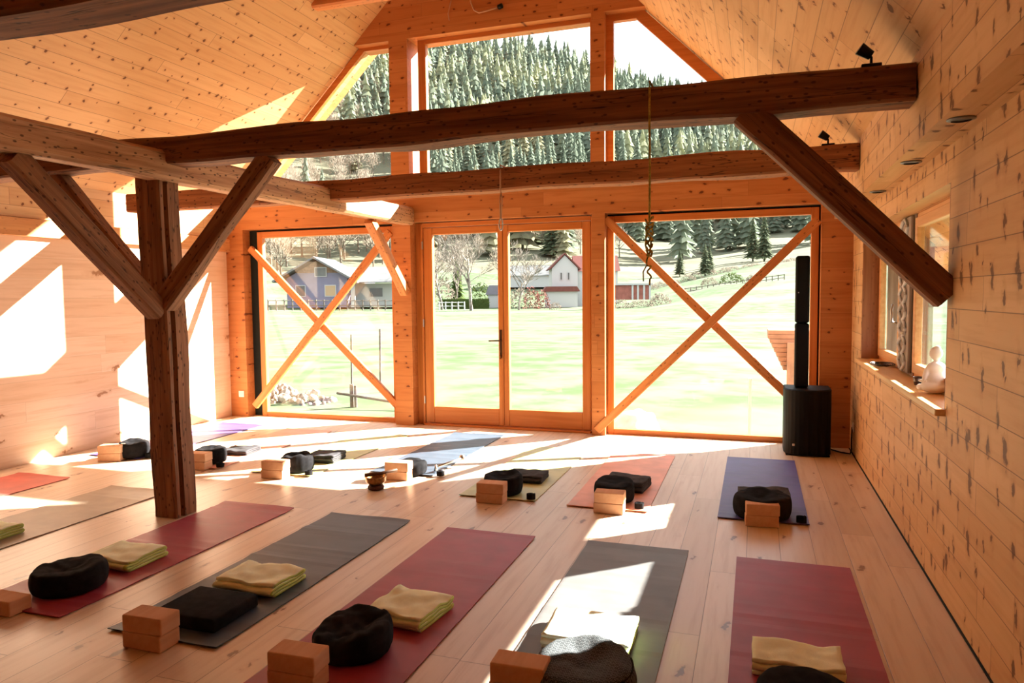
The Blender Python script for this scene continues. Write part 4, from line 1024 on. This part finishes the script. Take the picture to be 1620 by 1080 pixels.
for k in range(16):
    px = 985 + k * 19 + (k * 37 % 11)
    shrub(px, 140 + (k * 53 % 50), 1.6, 1.2, m_shrub, 'low brown shrub dotted over the pale slope', 80 + k, group='shrubs on the pale slope')

# ------------------------------------------------------------------ houses and fences far off
def house_root(name, px, D_, label, turn=0.0, dz=0.0):
    o = empty(name, gp(px, D_, dz), hedge_dir(px) + turn); return tag(o, label, 'house')
def win(parent, x, y, z, w, h, mat, frame=True, side='y'):
    f = bmesh.new()
    if side == 'y': add_box(f, x - w / 2 - 0.12, x + w / 2 + 0.12, y - 0.08, y, z - h / 2 - 0.12, z + h / 2 + 0.12)
    else: add_box(f, x, x + 0.08, y - w / 2 - 0.12, y + w / 2 + 0.12, z - h / 2 - 0.12, z + h / 2 + 0.12)
    fo = obj('house_window', f, m_house_white, parent); p = bmesh.new()
    if side == 'y': add_box(p, x - w / 2, x + w / 2, y - 0.11, y - 0.081, z - h / 2, z + h / 2)
    else: add_box(p, x + 0.081, x + 0.11, y - w / 2, y + w / 2, z - h / 2, z + h / 2)
    obj('pane', p, mat, fo)
# lilac house: gable towards us, ridge running back to the right
lh = house_root('lilac_house', 503, 112, 'lilac grey house with overhanging pale roof behind the meadow in the left window', turn=-0.30, dz=0.2)
bm = bmesh.new(); add_prism_y(bm, [(-4.6, 0), (4.6, 0), (4.6, 4.4), (0, 7.0), (-4.6, 4.4)], 0, 9); obj('wall', bm, m_house_blue, lh)
bm = bmesh.new(); add_prism_y(bm, [(-3.3, 5.16), (3.3, 5.16), (0, 6.98)], -0.06, 0.0); obj('gable_boarding', bm, m_house_brown, lh)
bm = bmesh.new(); add_prism_y(bm, [(-6.2, 3.75), (0, 7.25), (0, 7.55), (-6.3, 4.0)], -1.6, 10); add_prism_y(bm, [(0, 7.25), (6.4, 3.6), (6.5, 3.85), (0, 7.55)], -1.6, 10); obj('roof', bm, m_roof_pale, lh)
win(lh, -2.5, 0, 2.5, 1.3, 1.5, m_window_dark); win(lh, 2.0, 0, 2.5, 1.5, 1.5, m_shutter); win(lh, 0.6, -0.06, 5.3, 1.6, 1.2, m_roof_pale)
wing = bmesh.new(); add_box(wing, 4.9, 12.5, 3.0, 9, 0, 3.6); add_box(wing, 12.1, 12.5, 0.2, 0.6, 0, 3.6); add_box(wing, 5.0, 5.6, 0.2, 0.6, 0, 3.6); obj('wing_wall', wing, m_house_white, lh)
bm = bmesh.new(); v = [bm.verts.new(p_) for p_ in [(4.6, -0.3, 3.6), (13.2, -0.3, 3.6), (12.0, 5, 6.0), (2.5, 5, 6.0), (4.6, -0.3, 3.75), (13.2, -0.3, 3.75), (12.0, 5, 6.2), (2.5, 5, 6.2)]]
for q in ((0, 1, 2, 3), (4, 7, 6, 5), (0, 4, 5, 1), (1, 5, 6, 2), (2, 6, 7, 3), (3, 7, 4, 0)): bm.faces.new([v[i] for i in q])
obj('porch_roof', bm, m_roof_pale, lh)
win(lh, 8.2, 3.0, 2.2, 2.0, 1.3, m_window_dark)
# church-like white house with red roofs
ch = house_root('white_house', 893, 118, 'white house with red roofs and pointed gable seen through the right door leaf', turn=0.1)
bm = bmesh.new(); add_prism_y(bm, [(-2.0, 0), (2.2, 0), (2.2, 6.3), (0.1, 8.4), (-2.0, 6.3)], 0, 6); add_box(bm, 2.2, 9, 1.5, 7, 0, 6.0); obj('wall', bm, m_house_white, ch)
bm = bmesh.new(); add_prism_y(bm, [(-2.3, 6.1), (0.1, 8.55), (0.1, 8.8), (-2.6, 6.1)], -0.3, 6.2); add_prism_y(bm, [(0.1, 8.55), (2.5, 6.1), (2.8, 6.1), (0.1, 8.8)], -0.3, 6.2)
v = [bm.verts.new(p_) for p_ in [(1.8, 1.1, 5.8), (9.4, 1.1, 5.8), (9.4, 4.2, 8.5), (1.8, 4.2, 8.5), (1.8, 7.4, 5.8), (9.4, 7.4, 5.8)]]
bm.faces.new((v[0], v[1], v[2], v[3])); bm.faces.new((v[3], v[2], v[5], v[4])); bm.faces.new((v[1], v[5], v[2])); bm.faces.new((v[0], v[3], v[4])); bm.faces.new((v[0], v[4], v[5], v[1]))
obj('roof', bm, m_roof_red, ch)
win(ch, -0.5, 0, 5.0, 0.25, 1.1, m_window_dark); win(ch, 0.7, 0, 5.0, 0.25, 1.1, m_window_dark); win(ch, 4.0, 1.5, 3.6, 0.6, 0.9, m_window_dark); win(ch, 5.6, 1.5, 3.6, 0.6, 0.9, m_window_dark)
ab = bmesh.new(); add_box(ab, -3.2, 1.8, -3.0, -0.01, 0, 2.5); obj('annex', ab, m_house_white, ch)
ab = bmesh.new(); add_prism_y(ab, [(-3.8, 2.5), (2.2, 2.5), (1.7, 3.3), (-3.2, 3.3)], -3.4, -0.02); obj('annex_roof', ab, m_roof_red, ch)
# long white building further up
wb = house_root('barn', 836, 150, 'long pale barn roof on the slope above the right door leaf bushes', turn=0.1, dz=0.5)
ab = bmesh.new(); add_box(ab, -5, 5.5, 0, 5, 0, 2.6); obj('wall', ab, m_house_white, wb)
ab = bmesh.new(); v = [ab.verts.new(p_) for p_ in [(-5.5, -0.5, 2.4), (6, -0.5, 2.4), (6, 2.6, 4.6), (-5.5, 2.6, 4.6), (-5.5, 5.6, 2.4), (6, 5.6, 2.4)]]
ab.faces.new((v[0], v[1], v[2], v[3])); ab.faces.new((v[3], v[2], v[5], v[4])); ab.faces.new((v[1], v[5], v[2])); ab.faces.new((v[0], v[3], v[4])); ab.faces.new((v[0], v[4], v[5], v[1])); obj('roof', ab, m_roof_pale, wb)
# small hut right of the left leaf
hb_ = house_root('hut', 788, 116, 'small hut with dark roof at the right edge of the left door leaf')
ab = bmesh.new(); add_box(ab, -1.6, 1.6, 0, 3, 0, 2.2); obj('wall', ab, m_house_white, hb_); ab = bmesh.new(); add_prism_y(ab, [(-2.0, 2.1), (2.0, 2.1), (1.4, 3.6), (-1.4, 3.6)], -0.3, 3.3); obj('roof', ab, plain('slate_roof', (0.16, 0.15, 0.18), 0.8), hb_)
# red shed
rs = house_root('red_shed', 1003, 96, 'low red boarded shed with white posts at the left edge of the right window', turn=0.1, dz=0.9)
ab = bmesh.new(); add_box(ab, -3.6, 2.1, 0, 2, 0, 1.9); obj('wall', ab, m_red_wall, rs)
for xx in (-0.2, 0.5, 1.3, 2.05):
    ab = bmesh.new(); add_box(ab, xx - 0.12, xx + 0.12, -0.15, -0.01, 0, 2.0); obj('post', ab, m_house_white, rs)
ab = bmesh.new(); add_box(ab, -3.9, 2.4, -0.3, 2.2, 1.92, 2.15); obj('roof', ab, m_house_white, rs)
# fences
def fence(px0, px1, D_, n, h, label, mat=m_fence, rails=2):
    a, b2 = gp(px0, D_), gp(px1, D_); r = empty('fence', a); tag(r, label, 'fence')
    for i in range(n + 1):
        q = (b2 - a) * i / n; ab = bmesh.new(); add_box(ab, q.x - 0.07, q.x + 0.07, q.y - 0.07, q.y + 0.07, q.z - 0.2, q.z + h); obj('fence_post', ab, mat, r)
    for k in range(rails):
        ab = bmesh.new(); zz = h * (0.45 + 0.45 * k); add_tube(ab, [Vector((0, 0, zz)), (b2 - a) + Vector((0, 0, zz))], 0.06, 5); obj('rail', ab, mat, r)
fence(425, 622, 104, 16, 1.5, 'wooden fence in front of the lilac house')
fence(695, 735, 106, 4, 1.2, 'short pale fence before the trimmed hedge', m_house_white)
fence(1075, 1240, 118, 18, 1.0, 'low fence along the far edge of the meadow in the right window')

# near outside: rock pile, fence post with rail, stakes, timber stack, pale gravel mound
rr_ = random.Random(77)
_rk = []
for k in range(400):
    t = rr_.random() ** 1.3; x = -8.55 + 1.45 * t; hmax = 0.36 * (1 - t) + 0.02
    s_ = rr_.uniform(0.04, 0.11)
    p_ = Vector((x, 10.9 + rr_.uniform(-0.35, 0.35), -0.38 + s_ * 0.4 + rr_.random() * hmax * 0.8))
    if any((p_ - q_).length < (s_ + t_) * 0.85 for q_, t_ in _rk): continue
    _rk.append((p_, s_)); bm = bmesh.new()
    bmesh.ops.create_icosphere(bm, subdivisions=2, radius=s_)
    for v in bm.verts: v.co += v.co.normalized() * s_ * 0.45 * noise.noise(v.co * 14 + Vector((k, 0, 0))); v.co.z *= 0.75
    o = obj('rock', bm, m_rock); o.location = p_; o.rotation_euler = (rr_.random(), rr_.random(), rr_.random() * 6)
    tag(o, 'pale rock in the heap outside the left window', 'rock', 'rocks heaped outside the left window')
fp = empty('paddock_fence', (-6.44, 10.6, -0.36)); tag(fp, 'grey fence post with a split rail just outside the left window', 'fence')
ab = bmesh.new(); add_tube(ab, [(0, 0, -0.2), (0.0, 0, 0.40)], 0.035, 8); obj('fence_post', ab, m_fence, fp)
ab = bmesh.new(); add_tube(ab, [(0.07, 0.0, -0.2), (0.07, 0, 0.38)], 0.025, 8); obj('fence_post', ab, m_fence, fp)
ab = bmesh.new(); add_tube(ab, [(-0.25, -0.06, 0.25), (0.5, -0.06, 0.17), (1.7, -0.06, 0.04)], 0.022, 7); obj('rail', ab, m_fence, fp)
for x, y, h, lb in ((-7.9, 13.0, 1.1, 'thin stake in the grass left of the fence post outside'), (-6.9, 12.4, 1.25, 'thin stake in the grass nearest the grey fence post outside')):
    ab = bmesh.new(); add_tube(ab, [(0, 0, -0.2), (0.02, 0, h)], 0.018, 6); o = obj('stake', ab, m_fence); o.location = (x, y, -0.36); tag(o, lb, 'stake')
ab = bmesh.new(); add_tube(ab, [(0, 0, -0.1), (0, 0, 0.75)], 0.022, 6); o = obj('stake', ab, m_white); o.location = (-0.05, 9.9, -0.36); tag(o, 'white stake in the grass outside the right window', 'stake')
ts = empty('timber_stack', (0.0, 9.9, -0.36)); tag(ts, 'stepped stack of pale planks on a post outside behind the loudspeaker', 'timber stack')
for k in range(9):
    x0 = 0.16 + (0.026 * (k - 1) if k > 1 else 0); zt = 1.40 - 0.056 * k
    ab = bmesh.new(); add_box(ab, x0, 0.85, -0.3, 0.3, zt - 0.052, zt, 0.003); obj('plank', ab, m_timber_out, ts)
ab = bmesh.new(); add_box(ab, 0.385, 0.485, -0.42, -0.31, 0, 1.25); obj('post', ab, m_timber_out, ts)
bm = bmesh.new(); bmesh.ops.create_icosphere(bm, subdivisions=4, radius=1)
for v in bm.verts: v.co = Vector((v.co.x * 0.32, v.co.y * 0.4, v.co.z * 0.30)) * (1 + 0.15 * noise.noise(v.co * 3))
o = obj('gravel_mound', bm, m_gravel, smooth=True); o.location = (-1.50, 9.7, -0.36); tag(o, 'low pale gravel mound outside the lower left of the right window', 'mound')

# weathered neighbouring wall seen through the side window
